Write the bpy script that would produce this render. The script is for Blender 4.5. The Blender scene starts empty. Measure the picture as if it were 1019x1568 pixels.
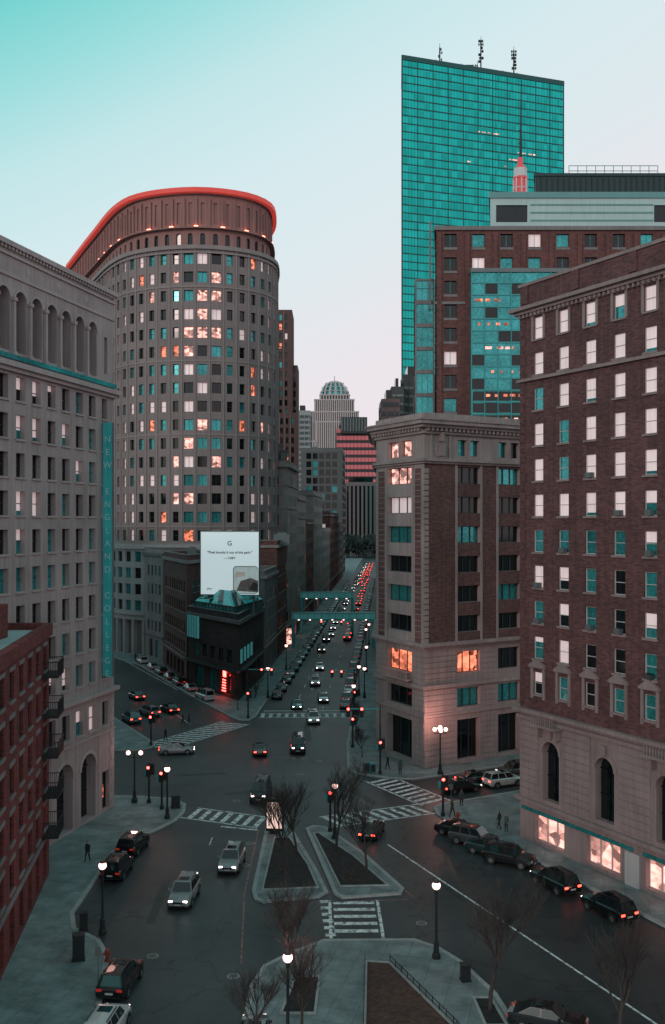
import bpy, math, random
from mathutils import Vector
random.seed(7)
R=random.Random(11)
sc=bpy.context.scene
COL=sc.collection

# ---------------------------------------------------------------- materials
def M(name,col,rough=.8,var=.18,scale=.35,metal=0.0,emis=None,es=0.0,streak=True,brick=None,bc=(.12,.1,.1),spec=.5,bump=0.0,cell=None,en=False):
    m=bpy.data.materials.new(name); m.use_nodes=True
    nt=m.node_tree; N=nt.nodes; Lk=nt.links
    b=N['Principled BSDF']
    b.inputs['Base Color'].default_value=(*col,1); b.inputs['Roughness'].default_value=rough
    b.inputs['Metallic'].default_value=metal
    b.inputs['Specular IOR Level'].default_value=spec
    tc=N.new('ShaderNodeTexCoord')
    if emis:
        b.inputs['Emission Color'].default_value=(*emis,1); b.inputs['Emission Strength'].default_value=es
        if en:
            mp=N.new('ShaderNodeMapping'); mp.inputs['Scale'].default_value=(1.3,1.3,2.0); mp.inputs['Location'].default_value=(3,7,1)
            Lk.new(tc.outputs['Object'],mp.inputs['Vector'])
            vo=N.new('ShaderNodeTexVoronoi'); vo.inputs['Scale'].default_value=.9; Lk.new(mp.outputs[0],vo.inputs['Vector'])
            ne=N.new('ShaderNodeTexNoise'); ne.inputs['Scale'].default_value=.9; ne.inputs['Detail'].default_value=3; Lk.new(mp.outputs[0],ne.inputs['Vector'])
            sp=N.new('ShaderNodeSeparateColor'); Lk.new(vo.outputs['Color'],sp.inputs[0])
            mu=N.new('ShaderNodeMath'); mu.operation='MULTIPLY'; Lk.new(sp.outputs[0],mu.inputs[0]); Lk.new(ne.outputs['Fac'],mu.inputs[1])
            m3=N.new('ShaderNodeMapRange'); m3.inputs['From Min'].default_value=.08; m3.inputs['From Max'].default_value=.48; m3.inputs['To Min'].default_value=.12*es; m3.inputs['To Max'].default_value=1.9*es
            Lk.new(mu.outputs[0],m3.inputs['Value']); Lk.new(m3.outputs[0],b.inputs['Emission Strength'])
    if var>0:
        n1=N.new('ShaderNodeTexNoise'); n1.inputs['Scale'].default_value=scale; n1.inputs['Detail'].default_value=6
        Lk.new(tc.outputs['Object'],n1.inputs['Vector'])
        mp=N.new('ShaderNodeMapping'); mp.inputs['Scale'].default_value=(2.2,2.2,.12 if streak else 2.2)
        Lk.new(tc.outputs['Object'],mp.inputs['Vector'])
        n2=N.new('ShaderNodeTexNoise'); n2.inputs['Scale'].default_value=1.6; n2.inputs['Detail'].default_value=5
        Lk.new(mp.outputs[0],n2.inputs['Vector'])
        ad=N.new('ShaderNodeMath'); ad.operation='ADD'
        Lk.new(n1.outputs['Fac'],ad.inputs[0]); Lk.new(n2.outputs['Fac'],ad.inputs[1])
        mr=N.new('ShaderNodeMapRange'); mr.inputs['From Min'].default_value=.65; mr.inputs['From Max'].default_value=1.35
        mr.inputs['To Min'].default_value=1-var; mr.inputs['To Max'].default_value=1+var
        Lk.new(ad.outputs[0],mr.inputs['Value'])
        cur=None
        if brick:
            ux,uy,bw,bh=brick
            sx=N.new('ShaderNodeSeparateXYZ'); Lk.new(tc.outputs['Object'],sx.inputs[0])
            a=N.new('ShaderNodeMath'); a.operation='MULTIPLY'; a.inputs[1].default_value=ux; Lk.new(sx.outputs[0],a.inputs[0])
            c=N.new('ShaderNodeMath'); c.operation='MULTIPLY_ADD'; c.inputs[1].default_value=uy; Lk.new(sx.outputs[1],c.inputs[0]); Lk.new(a.outputs[0],c.inputs[2])
            cb=N.new('ShaderNodeCombineXYZ'); Lk.new(c.outputs[0],cb.inputs[0]); Lk.new(sx.outputs[2],cb.inputs[1])
            bt=N.new('ShaderNodeTexBrick'); bt.inputs['Scale'].default_value=1
            bt.inputs['Brick Width'].default_value=bw; bt.inputs['Row Height'].default_value=bh
            bt.inputs['Mortar Size'].default_value=bh*.09
            bt.inputs['Color1'].default_value=(*[x*1.3 for x in col],1)
            bt.inputs['Color2'].default_value=(*[x*.62 for x in col],1)
            bt.inputs['Mortar'].default_value=(*bc,1)
            Lk.new(cb.outputs[0],bt.inputs['Vector']); cur=bt.outputs['Color']
        vm=N.new('ShaderNodeVectorMath'); vm.operation='SCALE'
        if cur: Lk.new(cur,vm.inputs[0])
        else: vm.inputs[0].default_value=col
        Lk.new(mr.outputs[0],vm.inputs['Scale'])
        last=vm.outputs[0]
        if cell:
            mp2=N.new('ShaderNodeMapping'); mp2.inputs['Scale'].default_value=cell
            Lk.new(tc.outputs['Object'],mp2.inputs['Vector'])
            fl=N.new('ShaderNodeVectorMath'); fl.operation='FLOOR'; Lk.new(mp2.outputs[0],fl.inputs[0])
            wn=N.new('ShaderNodeTexWhiteNoise'); Lk.new(fl.outputs[0],wn.inputs['Vector'])
            m2=N.new('ShaderNodeMapRange'); m2.inputs['To Min'].default_value=.78; m2.inputs['To Max'].default_value=1.15
            Lk.new(wn.outputs['Value'],m2.inputs['Value'])
            v2=N.new('ShaderNodeVectorMath'); v2.operation='SCALE'; Lk.new(last,v2.inputs[0]); Lk.new(m2.outputs[0],v2.inputs['Scale'])
            last=v2.outputs[0]
        Lk.new(last,b.inputs['Base Color'])
        if bump>0:
            bp=N.new('ShaderNodeBump'); bp.inputs['Strength'].default_value=bump; bp.inputs['Distance'].default_value=.05
            Lk.new(ad.outputs[0],bp.inputs['Height']); Lk.new(bp.outputs[0],b.inputs['Normal'])
    return m

def asphalt():
    m=bpy.data.materials.new('asphalt'); m.use_nodes=True; nt=m.node_tree; N=nt.nodes; Lk=nt.links; b=N['Principled BSDF']
    tc=N.new('ShaderNodeTexCoord')
    def noise(s,d,det=6):
        n=N.new('ShaderNodeTexNoise'); n.inputs['Scale'].default_value=s; n.inputs['Detail'].default_value=det; n.inputs['Distortion'].default_value=d
        Lk.new(tc.outputs['Object'],n.inputs['Vector']); return n
    a=noise(.09,.6); c=noise(1.2,0); f=noise(14,0,3)
    r=N.new('ShaderNodeValToRGB'); r.color_ramp.elements[0].position=.36; r.color_ramp.elements[0].color=(.026,.030,.033,1)
    r.color_ramp.elements[1].position=.66; r.color_ramp.elements[1].color=(.058,.063,.066,1)
    Lk.new(a.outputs['Fac'],r.inputs['Fac'])
    mr=N.new('ShaderNodeMapRange'); mr.inputs['To Min'].default_value=.40; mr.inputs['To Max'].default_value=1.6
    ad=N.new('ShaderNodeMath'); ad.operation='MULTIPLY_ADD'; ad.inputs[1].default_value=.5
    Lk.new(f.outputs['Fac'],ad.inputs[0]); 
    h=N.new('ShaderNodeMath'); h.operation='MULTIPLY'; h.inputs[1].default_value=.5; Lk.new(c.outputs['Fac'],h.inputs[0]); Lk.new(h.outputs[0],ad.inputs[2])
    Lk.new(ad.outputs[0],mr.inputs['Value'])
    vm=N.new('ShaderNodeVectorMath'); vm.operation='SCALE'; Lk.new(r.outputs['Color'],vm.inputs[0]); Lk.new(mr.outputs[0],vm.inputs['Scale'])
    vo=N.new('ShaderNodeTexVoronoi'); vo.feature='DISTANCE_TO_EDGE'; vo.inputs['Scale'].default_value=.16
    ds=N.new('ShaderNodeVectorMath'); ds.operation='ADD'; sn=noise(.7,0); s2=N.new('ShaderNodeVectorMath'); s2.operation='SCALE'; s2.inputs['Scale'].default_value=2.5
    Lk.new(sn.outputs['Color'],s2.inputs[0]); Lk.new(tc.outputs['Object'],ds.inputs[0]); Lk.new(s2.outputs[0],ds.inputs[1]); Lk.new(ds.outputs[0],vo.inputs['Vector'])
    cr=N.new('ShaderNodeMapRange'); cr.inputs['From Max'].default_value=.015; cr.inputs['To Min'].default_value=.4; cr.inputs['To Max'].default_value=1
    Lk.new(vo.outputs['Distance'],cr.inputs['Value'])
    v3=N.new('ShaderNodeVectorMath'); v3.operation='SCALE'; Lk.new(vm.outputs[0],v3.inputs[0]); Lk.new(cr.outputs[0],v3.inputs['Scale'])
    Lk.new(v3.outputs[0],b.inputs['Base Color']); b.inputs['Roughness'].default_value=.5
    bp=N.new('ShaderNodeBump'); bp.inputs['Strength'].default_value=.25; bp.inputs['Distance'].default_value=.02; Lk.new(f.outputs['Fac'],bp.inputs['Height']); Lk.new(bp.outputs[0],b.inputs['Normal'])
    return m

def paint_mat(name,col,thr=.40):
    m=bpy.data.materials.new(name); m.use_nodes=True; nt=m.node_tree; N=nt.nodes; Lk=nt.links; b=N['Principled BSDF']
    tc=N.new('ShaderNodeTexCoord'); n=N.new('ShaderNodeTexNoise'); n.inputs['Scale'].default_value=2.2; n.inputs['Detail'].default_value=9; n.inputs['Roughness'].default_value=.75
    Lk.new(tc.outputs['Object'],n.inputs['Vector'])
    r=N.new('ShaderNodeValToRGB'); r.color_ramp.elements[0].position=thr; r.color_ramp.elements[0].color=(.07,.075,.08,1)
    r.color_ramp.elements[1].position=thr+.12; r.color_ramp.elements[1].color=(*col,1)
    Lk.new(n.outputs['Fac'],r.inputs['Fac']); Lk.new(r.outputs['Color'],b.inputs['Base Color']); b.inputs['Roughness'].default_value=.7
    return m

def paving(name,col,sx=.9,sy=.9):
    m=bpy.data.materials.new(name); m.use_nodes=True; nt=m.node_tree; N=nt.nodes; Lk=nt.links; b=N['Principled BSDF']
    tc=N.new('ShaderNodeTexCoord'); bt=N.new('ShaderNodeTexBrick'); bt.offset=0; bt.inputs['Scale'].default_value=1
    bt.inputs['Brick Width'].default_value=sx; bt.inputs['Row Height'].default_value=sy; bt.inputs['Mortar Size'].default_value=.02
    bt.inputs['Color1'].default_value=(*[x*1.1 for x in col],1); bt.inputs['Color2'].default_value=(*[x*.86 for x in col],1); bt.inputs['Mortar'].default_value=(*[x*.6 for x in col],1)
    mp=N.new('ShaderNodeMapping'); mp.inputs['Rotation'].default_value=(0,0,.25); Lk.new(tc.outputs['Object'],mp.inputs[0]); Lk.new(mp.outputs[0],bt.inputs['Vector'])
    n=N.new('ShaderNodeTexNoise'); n.inputs['Scale'].default_value=.5; n.inputs['Detail'].default_value=9; n.inputs['Roughness'].default_value=.7; Lk.new(tc.outputs['Object'],n.inputs['Vector'])
    mr=N.new('ShaderNodeMapRange'); mr.inputs['From Min'].default_value=.3; mr.inputs['From Max'].default_value=.7; mr.inputs['To Min'].default_value=.5; mr.inputs['To Max'].default_value=1.35
    Lk.new(n.outputs['Fac'],mr.inputs['Value'])
    v=N.new('ShaderNodeVectorMath'); v.operation='SCALE'; Lk.new(bt.outputs['Color'],v.inputs[0]); Lk.new(mr.outputs[0],v.inputs['Scale']); Lk.new(v.outputs[0],b.inputs['Base Color'])
    b.inputs['Roughness'].default_value=.7
    return m

ASPH=asphalt()
PAINT=paint_mat('road_paint_white',(.80,.82,.82))
PAINTR=paint_mat('road_paint_line',(.45,.16,.14),.42)
PAVE=paving('pavement_concrete',(.20,.24,.245),1.5,1.5)
KERB=M('granite_kerb',(.33,.34,.34),.8,.25,1.0)
SOIL=M('mulch_soil',(.085,.043,.035),.95,.5,3,streak=False,bump=.6)
SOILD=M('mulch_dark',(.022,.021,.021),.95,.6,3,streak=False,bump=.6)
GD=M('glass_dark',(.005,.009,.011),.06,.5,.2,metal=0,spec=.5)
GT=M('glass_teal',(.05,.33,.34),.12,.55,.25,metal=.5,streak=False)
GB=M('window_sky_glow',(.82,.68,.69),.4,.25,.5,emis=(1,.76,.76),es=.30)  # pale pane; colour and faint emission stand in for reflected sky
GL=M('window_lit',(.3,.10,.06),.4,.5,.6,emis=(1,.24,.13),es=1.0,en=True)
GLP=M('window_lit_pale',(.4,.2,.18),.4,.3,.6,emis=(1,.46,.38),es=1.0,en=True)
FRW=M('window_frame_pale',(.5,.47,.48),.6,.1)
FRD=M('window_frame_dark',(.03,.035,.04),.5,.1)
ROOF=M('roof_membrane',(.10,.115,.12),.9,.35,.2,streak=False)
METD=M('dark_painted_metal',(.02,.025,.028),.45,.1,metal=.2)
METG=M('grey_metal',(.16,.18,.19),.5,.15,metal=.4)
METW=M('white_metal',(.6,.6,.6),.5,.1)
METT=M('teal_painted_metal',(.05,.33,.34),.5,.15)
REDL=M('red_signal_light',(.5,.02,.02),.4,0,emis=(1,.05,.04),es=16)
GLOBE=M('lamp_globe',(.9,.7,.65),.3,0,emis=(1,.55,.49),es=3.4)
HEADL=M('headlamp_lit',(.9,.9,.9),.2,0,emis=(1,.80,.74),es=7)
TAILL=M('taillamp_lit',(.5,.02,.02),.3,0,emis=(1,.05,.03),es=9)
HEADO=M('headlamp_off',(.45,.48,.5),.15,0)
TAILO=M('taillamp_off',(.25,.01,.01),.3,0,emis=(1,.05,.03),es=.25)

# ---------------------------------------------------------------- mesh builder
class MB:
    def __init__(s): s.v=[];s.f=[];s.m=[]
    def poly(s,pts,mi=0):
        i=len(s.v); s.v.extend([tuple(p) for p in pts]); s.f.append(tuple(range(i,i+len(pts)))); s.m.append(mi)
    def mesh(s,name,mats,smooth=False):
        me=bpy.data.meshes.new(name); me.from_pydata(s.v,[],s.f)
        for m in mats: me.materials.append(m)
        me.polygons.foreach_set('material_index',s.m)
        if smooth: me.polygons.foreach_set('use_smooth',[True]*len(s.f))
        me.update(); return me
    def obj(s,name,mats,parent=None,smooth=False):
        o=bpy.data.objects.new(name,s.mesh(name,mats,smooth)); COL.objects.link(o)
        if parent: o.parent=parent
        return o
def put(name,me,loc,rz=0,scale=1,parent=None):
    o=bpy.data.objects.new(name,me); COL.objects.link(o); o.location=loc; o.rotation_euler=(0,0,rz); o.scale=(scale,)*3
    if parent: o.parent=parent
    return o
def empty(name,loc=(0,0,0)):
    e=bpy.data.objects.new(name,None); e.location=loc; COL.objects.link(e); e.empty_display_size=.5; return e

class Fr:
    def __init__(s,p0,p1):
        s.p=p0; dx=p1[0]-p0[0]; dy=p1[1]-p0[1]; s.L=math.hypot(dx,dy); s.d=(dx/s.L,dy/s.L); s.n=(s.d[1],-s.d[0])
    def __call__(s,u,v,w=0): return (s.p[0]+s.d[0]*u+s.n[0]*w, s.p[1]+s.d[1]*u+s.n[1]*w, v)
def rect(mb,F,u0,u1,v0,v1,w=0,mi=0):
    if u1-u0<1e-4 or v1-v0<1e-4: return
    mb.poly([F(u0,v0,w),F(u1,v0,w),F(u1,v1,w),F(u0,v1,w)],mi)
def box(mb,F,u0,u1,v0,v1,w0,w1,mi=0):
    a=[F(u0,v0,w0),F(u1,v0,w0),F(u1,v0,w1),F(u0,v0,w1),F(u0,v1,w0),F(u1,v1,w0),F(u1,v1,w1),F(u0,v1,w1)]
    for q in ((0,1,2,3),(4,7,6,5),(3,2,6,7),(1,0,4,5),(0,3,7,4),(2,1,5,6)): mb.poly([a[i] for i in q],mi)
WF=Fr((0,0),(1,0))
def wbox(mb,x0,x1,y0,y1,z0,z1,mi=0): box(mb,WF,x0,x1,z0,z1,-y1,-y0,mi)
def reveal(mb,F,a,b,c,d,dep,mi):
    mb.poly([F(a,c,0),F(a,d,0),F(a,d,-dep),F(a,c,-dep)],mi); mb.poly([F(b,c,0),F(b,c,-dep),F(b,d,-dep),F(b,d,0)],mi)
    mb.poly([F(a,c,0),F(a,c,-dep),F(b,c,-dep),F(b,c,0)],mi); mb.poly([F(a,d,0),F(b,d,0),F(b,d,-dep),F(a,d,-dep)],mi)
# slots: 0 wall 1 trim 2 gdark 3 gteal 4 skyglow 5 lit 6 frame 7 roof 8 litpale 9 extra
def pane(mb,F,a,b,c,d,dep,g,style):
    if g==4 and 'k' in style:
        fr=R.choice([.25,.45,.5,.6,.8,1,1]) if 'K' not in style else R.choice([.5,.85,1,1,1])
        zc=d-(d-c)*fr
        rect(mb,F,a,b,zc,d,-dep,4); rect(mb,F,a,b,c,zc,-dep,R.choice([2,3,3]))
    else: rect(mb,F,a,b,c,d,-dep,g)
    t=.06
    if 's' in style: box(mb,F,a,b,(c+d)/2-t/2,(c+d)/2+t/2,-dep+.003,-dep+.06,6)
    if 'm' in style: box(mb,F,(a+b)/2-t/2,(a+b)/2+t/2,c,d,-dep+.003,-dep+.07,6)
    if '3' in style:
        for q in (1,2):
            u=a+(b-a)*q/3; box(mb,F,u-.06,u+.06,c,d,-dep+.003,-dep+.09,6)
    if 'f' in style:
        box(mb,F,a,a+t,c,d,-dep+.002,-dep+.08,6); box(mb,F,b-t,b,c,d,-dep+.002,-dep+.08,6)
        box(mb,F,a+t,b-t,d-t,d,-dep+.002,-dep+.08,6); box(mb,F,a+t,b-t,c,c+t,-dep+.002,-dep+.08,6)
    if 'l' in style: box(mb,F,a-.12,b+.12,c-.16,c-.001,-.05,.12,1)
    if 'L' in style: box(mb,F,a-.15,b+.15,d+.001,d+.28,-.05,.07,1)
def winrow(mb,F,u0,u1,v0,v1,cols,a,b,pick,dep=.25,wall=0,rev=None,style=''):
    rev=wall if rev is None else rev
    rect(mb,F,u0,u1,v0,a,0,wall); rect(mb,F,u0,u1,b,v1,0,wall)
    u=u0
    for (c0,c1) in cols:
        rect(mb,F,u,c0,a,b,0,wall); u=c1
        reveal(mb,F,c0,c1,a,b,dep,rev)
        pane(mb,F,c0,c1,a,b,dep,pick((c0+c1)/2,(a+b)/2),style)
    rect(mb,F,u,u1,a,b,0,wall)
def archrow(mb,F,u0,u1,v0,v1,cents,r,vb,vs,pick,dep=.5,wall=0,rev=None,mull=True,ring=0):
    rev=wall if rev is None else rev
    rect(mb,F,u0,u1,v0,vb,0,wall)
    u=u0; n=10
    for c in cents:
        rect(mb,F,u,c-r,vb,v1,0,wall); u=c+r
        pts=[(c-r*math.cos(math.pi*i/n), vs+r*math.sin(math.pi*i/n)) for i in range(n+1)]
        for i in range(n):
            (x0,z0),(x1,z1)=pts[i],pts[i+1]
            mb.poly([F(x0,z0),F(x1,z1),F(x1,v1),F(x0,v1)],wall)
            mb.poly([F(x0,z0),F(x0,z0,-dep),F(x1,z1,-dep),F(x1,z1)],rev)
        mb.poly([F(c-r,vb),F(c-r,vs),F(c-r,vs,-dep),F(c-r,vb,-dep)],rev)
        mb.poly([F(c+r,vb),F(c+r,vb,-dep),F(c+r,vs,-dep),F(c+r,vs)],rev)
        mb.poly([F(c-r,vb),F(c-r,vb,-dep),F(c+r,vb,-dep),F(c+r,vb)],rev)
        mb.poly([F(c-r,vb,-dep),F(c+r,vb,-dep)]+[F(x,z,-dep) for x,z in reversed(pts)],pick(c,vs))
        if mull:
            fm=mull if mull is not True else 6
            box(mb,F,c-.035,c+.035,vb,vs+r*.97,-dep+.003,-dep+.1,fm)
            box(mb,F,c-r,c+r,vs-.05,vs+.05,-dep+.004,-dep+.12,fm)
            box(mb,F,c-r,c+r,(vb+vs)/2-.04,(vb+vs)/2+.04,-dep+.004,-dep+.09,fm)
        if ring>0:
            o=[(c-(r+ring)*math.cos(math.pi*i/n), vs+(r+ring)*math.sin(math.pi*i/n)) for i in range(n+1)]
            for i in range(n):
                a_,b_,c_,d_=pts[i],pts[i+1],o[i+1],o[i]
                mb.poly([F(*a_,.08),F(*b_,.08),F(*c_,.08),F(*d_,.08)],1)
                mb.poly([F(*d_,0),F(*d_,.08),F(*c_,.08),F(*c_,0)],1)
                mb.poly([F(*a_,.08),F(*a_,0),F(*b_,0),F(*b_,.08)],1)
    rect(mb,F,u,u1,vb,v1,0,wall)
def offs(poly,w,closed=True):
    n=len(poly); out=[]
    for i in range(n):
        p=poly[i]; a=poly[i-1] if (closed or i>0) else None; b=poly[(i+1)%n] if (closed or i<n-1) else None
        ns=[]
        if a: f=Fr(a,p); ns.append(f.n)
        if b: f=Fr(p,b); ns.append(f.n)
        if len(ns)==1: out.append((p[0]+ns[0][0]*w,p[1]+ns[0][1]*w)); continue
        sx=ns[0][0]+ns[1][0]; sy=ns[0][1]+ns[1][1]; k=2*w/max(.25,(sx*sx+sy*sy))
        out.append((p[0]+sx*k,p[1]+sy*k))
    return out
def ring(mb,poly,z0,z1,wo,wi=-.05,mi=1,closed=True):
    a=offs(poly,wo,closed); b=offs(poly,wi,closed); n=len(poly)
    for i in range(n if closed else n-1):
        j=(i+1)%n
        mb.poly([(*a[i],z0),(*a[j],z0),(*a[j],z1),(*a[i],z1)],mi)
        mb.poly([(*a[i],z1),(*a[j],z1),(*b[j],z1),(*b[i],z1)],mi)
        mb.poly([(*a[i],z0),(*b[i],z0),(*b[j],z0),(*a[j],z0)],mi)
        mb.poly([(*b[j],z0),(*b[i],z0),(*b[i],z1),(*b[j],z1)],mi)
def picker(pd=.3,pt=.5,pb=.1,pl=.05,pp=.05):
    def f(u,v):
        r=R.random()
        if r<pd: return 2
        r-=pd
        if r<pt: return 3
        r-=pt
        if r<pb: return 4
        r-=pb
        if r<pl: return 5
        r-=pl
        return 8 if r<pp else 2
    return f
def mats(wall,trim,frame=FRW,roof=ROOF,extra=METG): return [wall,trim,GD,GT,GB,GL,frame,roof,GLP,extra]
def cols_for(L,bay,ww,margin=1.0):
    n=max(1,int((L-2*margin)/bay)); s=(L-n*bay)/2
    return [(s+bay*(i+.5)-ww/2,s+bay*(i+.5)+ww/2) for i in range(n)]
def hvac(mb,poly,z,k=3):
    cx=sum(p[0] for p in poly)/len(poly); cy=sum(p[1] for p in poly)/len(poly)
    for i in range(k):
        q=R.choice(poly); t=R.uniform(.15,.6); x=cx+(q[0]-cx)*t; y=cy+(q[1]-cy)*t; a=R.uniform(.8,2); b=R.uniform(.8,2.5); h=R.uniform(1,2.4)
        wbox(mb,x-a,x+a,y-b,y+b,z+.004*i+.003,z+h,9)
        wbox(mb,x-a*.6,x+a*.6,y-b*.6,y+b*.6,z+h+.002,z+h+.35,9)
def building(name,poly,h,wall,trim,fl=3.6,bay=3,ww=1.4,wh=1.9,z0=0,base=4.5,probs=(.5,.36,.08,.02,.02),style='',dep=.22,corn=.4,frame=FRW,extra=METG,courses=(),hv=3,parapet=.9):
    mb=MB(); pk=picker(*probs); n=len(poly)
    for i in range(n):
        F=Fr(poly[i],poly[(i+1)%n]); L=F.L
        if base>0:
            bc=cols_for(L,bay*1.6,bay*1.15,.8); winrow(mb,F,0,L,z0,z0+base,bc,z0+.6,z0+base-.9,lambda u,v:R.choice([2,2,2,2,2,3,3,8]),dep+.1,0,style='m')
        z=z0+base; cs=cols_for(L,bay,ww)
        while z+fl<=h-.3:
            winrow(mb,F,0,L,z,z+fl,cs,z+(fl-wh)*.5,z+(fl+wh)*.5,pk,dep,0,style=style); z+=fl
        rect(mb,F,0,L,z,h,0,0)
    mb.poly([(*p,h) for p in poly],7)
    ring(mb,poly,h-.5,h+.05,corn,-.02,1)
    ring(mb,poly,h+.052,h+parapet,.03,-.35,0)
    ring(mb,poly,h+parapet+.002,h+parapet+.12,.1,-.42,1)
    if base>0: ring(mb,poly,z0+base-.35,z0+base-.02,.18,-.02,1)
    for zc in courses: ring(mb,poly,zc,zc+.35,.2,-.02,1)
    if hv: hvac(mb,offs(poly,-3),h,hv)
    return mb.obj(name,mats(wall,trim,frame,ROOF,extra))

# ---------------------------------------------------------------- ground
def sheet(name,poly,z,mat):
    mb=MB(); mb.poly([(*p,z) for p in poly],0); return mb.obj(name,[mat])
GRD=M('ground_city',(.10,.11,.11),.9,.3,.02,streak=False)
sheet('ground',[(-4000,-300),(4000,-300),(4000,7000),(-4000,7000)],-.03,GRD)
sheet('road',[(-130,-40),(130,-40),(130,760),(-130,760)],0,ASPH)
def slab(name,poly,mat=PAVE,h=.14):
    A=sum(poly[i][0]*poly[(i+1)%len(poly)][1]-poly[(i+1)%len(poly)][0]*poly[i][1] for i in range(len(poly)))
    if A<0: poly=poly[::-1]
    mb=MB(); inner=offs(poly,-.28)
    mb.poly([(*p,h-.004) for p in inner],0)
    ring(mb,poly,-.02,h,0,-.3,1)
    return mb.obj(name,[mat,KERB])
def ctr(Y): return -2+.055*(Y-170)
slab('pavement',[(-12.4,30),(-12.6,52.7),(-13.4,58),(-13.9,61),(-15,63.2),(-17,65),(-17.8,67.5),(-17.8,80),(-16.6,83.2),(-15.2,86),(-14.1,88.5),(-13.7,91),(-14,93.6),(-15.4,95.4),(-19,96.3),(-70,99),(-70,30)])
slab('pavement',[(1.6,107),(2.4,105.2),(4,104),(6,103),(8.5,102.6),(13,104.8),(70,139),(110,740),(ctr(740)+6.6,740),(1.7,119)])
slab('pavement',[(-12.6,133.2),(-11.2,133.4),(-10.6,135.5),(ctr(740)-6.6,740),(-100,740),(-120,320),(-55,212),(-46,199),(-36.1,184),(-22.4,152.8),(-13.8,135)])
slab('pavement',[(-21.3,118.8),(-21.6,117),(-23,115.6),(-120,110),(-125,310),(-80,236),(-52,180),(-38,150)])
slab('pavement',[(9.5,92.5),(9.6,90.5),(10.5,88),(13.0,85.4),(15.2,80),(17.3,75.5),(22,65.5),(42,25),(90,25),(90,138),(12,94.6),(10.4,93.8)])
slab('plaza_pavement',[(-4.4,38),(-4.9,50),(-4.8,57),(-4.2,59.5),(-2.8,61.2),(-.6,63.2),(5.3,63.3),(6.8,62),(8,60),(9.4,56),(10.2,50),(12,38)])
slab('traffic_island',[(12.6,51.5),(14,52),(15.6,50.5),(22,38),(14.5,38)])
slab('traffic_island',[(-5.9,86.5),(-5.4,87.4),(-4.3,87.3),(-3.4,85.5),(-1.2,76),(-.3,71.3),(-.9,70.4),(-4.9,69.4),(-5.6,70),(-5.9,71.6)])
slab('traffic_island',[(-2.4,86.2),(-1.7,87),(-.6,86.6),(2.5,80),(5.3,72),(5.0,71),(.7,70.2),(.1,71)])
def bed(name,poly,mat,z=.16):
    mb=MB(); mb.poly([(*p,z) for p in offs(poly,-.1)],0); ring(mb,poly,.135,z+.06,.0,-.14,1); return mb.obj(name,[mat,KERB])
bed('planting_bed',[(-5.2,71.5),(-1.0,72),(-1.9,77),(-3.6,83.5),(-5.0,83.5)],SOILD)
bed('planting_bed',[(.5,72.2),(4.2,72.4),(1.7,79),(-1.2,84.8),(-1.7,84.6)],SOILD)
bed('planting_bed',[(1.2,42),(9,42),(6.6,52),(3.5,59.8),(2.0,60)],SOIL)
bed('planting_bed',[(-2.9,53.5),(-.9,53.5),(-.7,58),(-2.2,58)],SOILD)
bed('planting_bed',[(8.1,52.2),(9.4,52.2),(9.0,55.4),(7.9,55.4)],SOILD)
lf=MB()
for (x0,x1,y0,y1) in ((1.9,5,45,58),(-4.8,-2.2,72.5,82),(.7,2.5,73,78)):
    for _ in range(260):
        x=R.uniform(x0,x1); y=R.uniform(y0,y1); s=R.uniform(.03,.09); a=R.uniform(0,3.1); z=.175+R.uniform(0,.03)
        c,sn=math.cos(a)*s,math.sin(a)*s; lf.poly([(x-c,y-sn,z),(x+sn,y-c,z+.02),(x+c,y+sn,z),(x-sn,y+c,z+.01)],0)
lf.obj('fallen_leaves',[M('dead_leaf',(.11,.06,.045),.9,.3,3)])

# markings
mk=MB(); mkr=MB()
def line(a,b,w=.14,z=.004,m=mk):
    F=Fr(a,b); m.poly([F(0,z,-w/2),F(F.L,z,-w/2),F(F.L,z,w/2),F(0,z,w/2)],0)
def crosswalk(a,b,w,slant=0,border=True,st=.5,gap=.62):
    F=Fr(a,b); u=.2
    while u<F.L-.6:
        mk.poly([F(u,.004,-w/2+.25),F(u+st,.004,-w/2+.25),F(u+st+slant,.004,w/2-.25),F(u+slant,.004,w/2-.25)],0); u+=st+gap
    if border:
        for s in (-1,1): mk.poly([F(0,.008,s*w/2-.11),F(F.L,.008,s*w/2-.11),F(F.L,.008,s*w/2+.11),F(0,.008,s*w/2+.11)],0)
crosswalk((-12.9,132.2),(-21.2,117.6),4.2,.8)
crosswalk((-10.2,137),(2.6,137.2),3.0,0)
crosswalk((-13.4,91.2),(-6.0,88.0),3.2,.5)
crosswalk((-.6,88.3),(9.3,92.6),3.2,.5)
crosswalk((4.8,103.2),(10,94.2),3.4,.5)
crosswalk((1.5,70.0),(1.6,63.6),3.4,0,True,.5,.7)
crosswalk((-.6,70.2),(-.1,63.8),1.2,0,False)
line((4.6,82.2),(15.4,57.4),.16); line((15.4,57.4),(21,44.5),.16)
for Y in range(142,520,9):
    for k in (-2.1,2.1): line((ctr(Y)+k,Y),(ctr(Y+3)+k,Y+3),.14)
line((ctr(140.5)-6.2,140.3),(ctr(140.5)+6.2,140.6),.4)
line((-10.3,84),(-10.3,82),.1)
line((-9.9,87),(-6.6,86),.3)
line((-25,158),(-40,190),.14); line((-19,131),(-23,140),.12)
mk.obj('road_markings',[PAINT])
line((-6.4,70),(-6.5,86),.12,.004,mkr); line((-6.3,69.8),(-5.6,60),.10,.004,mkr)
line((-1.2,69.6),(5.6,70.2),.1,.004,mkr); line((5.9,70.4),(3.4,77),.1,.004,mkr)
mkr.obj('centre_line_marking',[PAINTR])
mh=MB()
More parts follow.
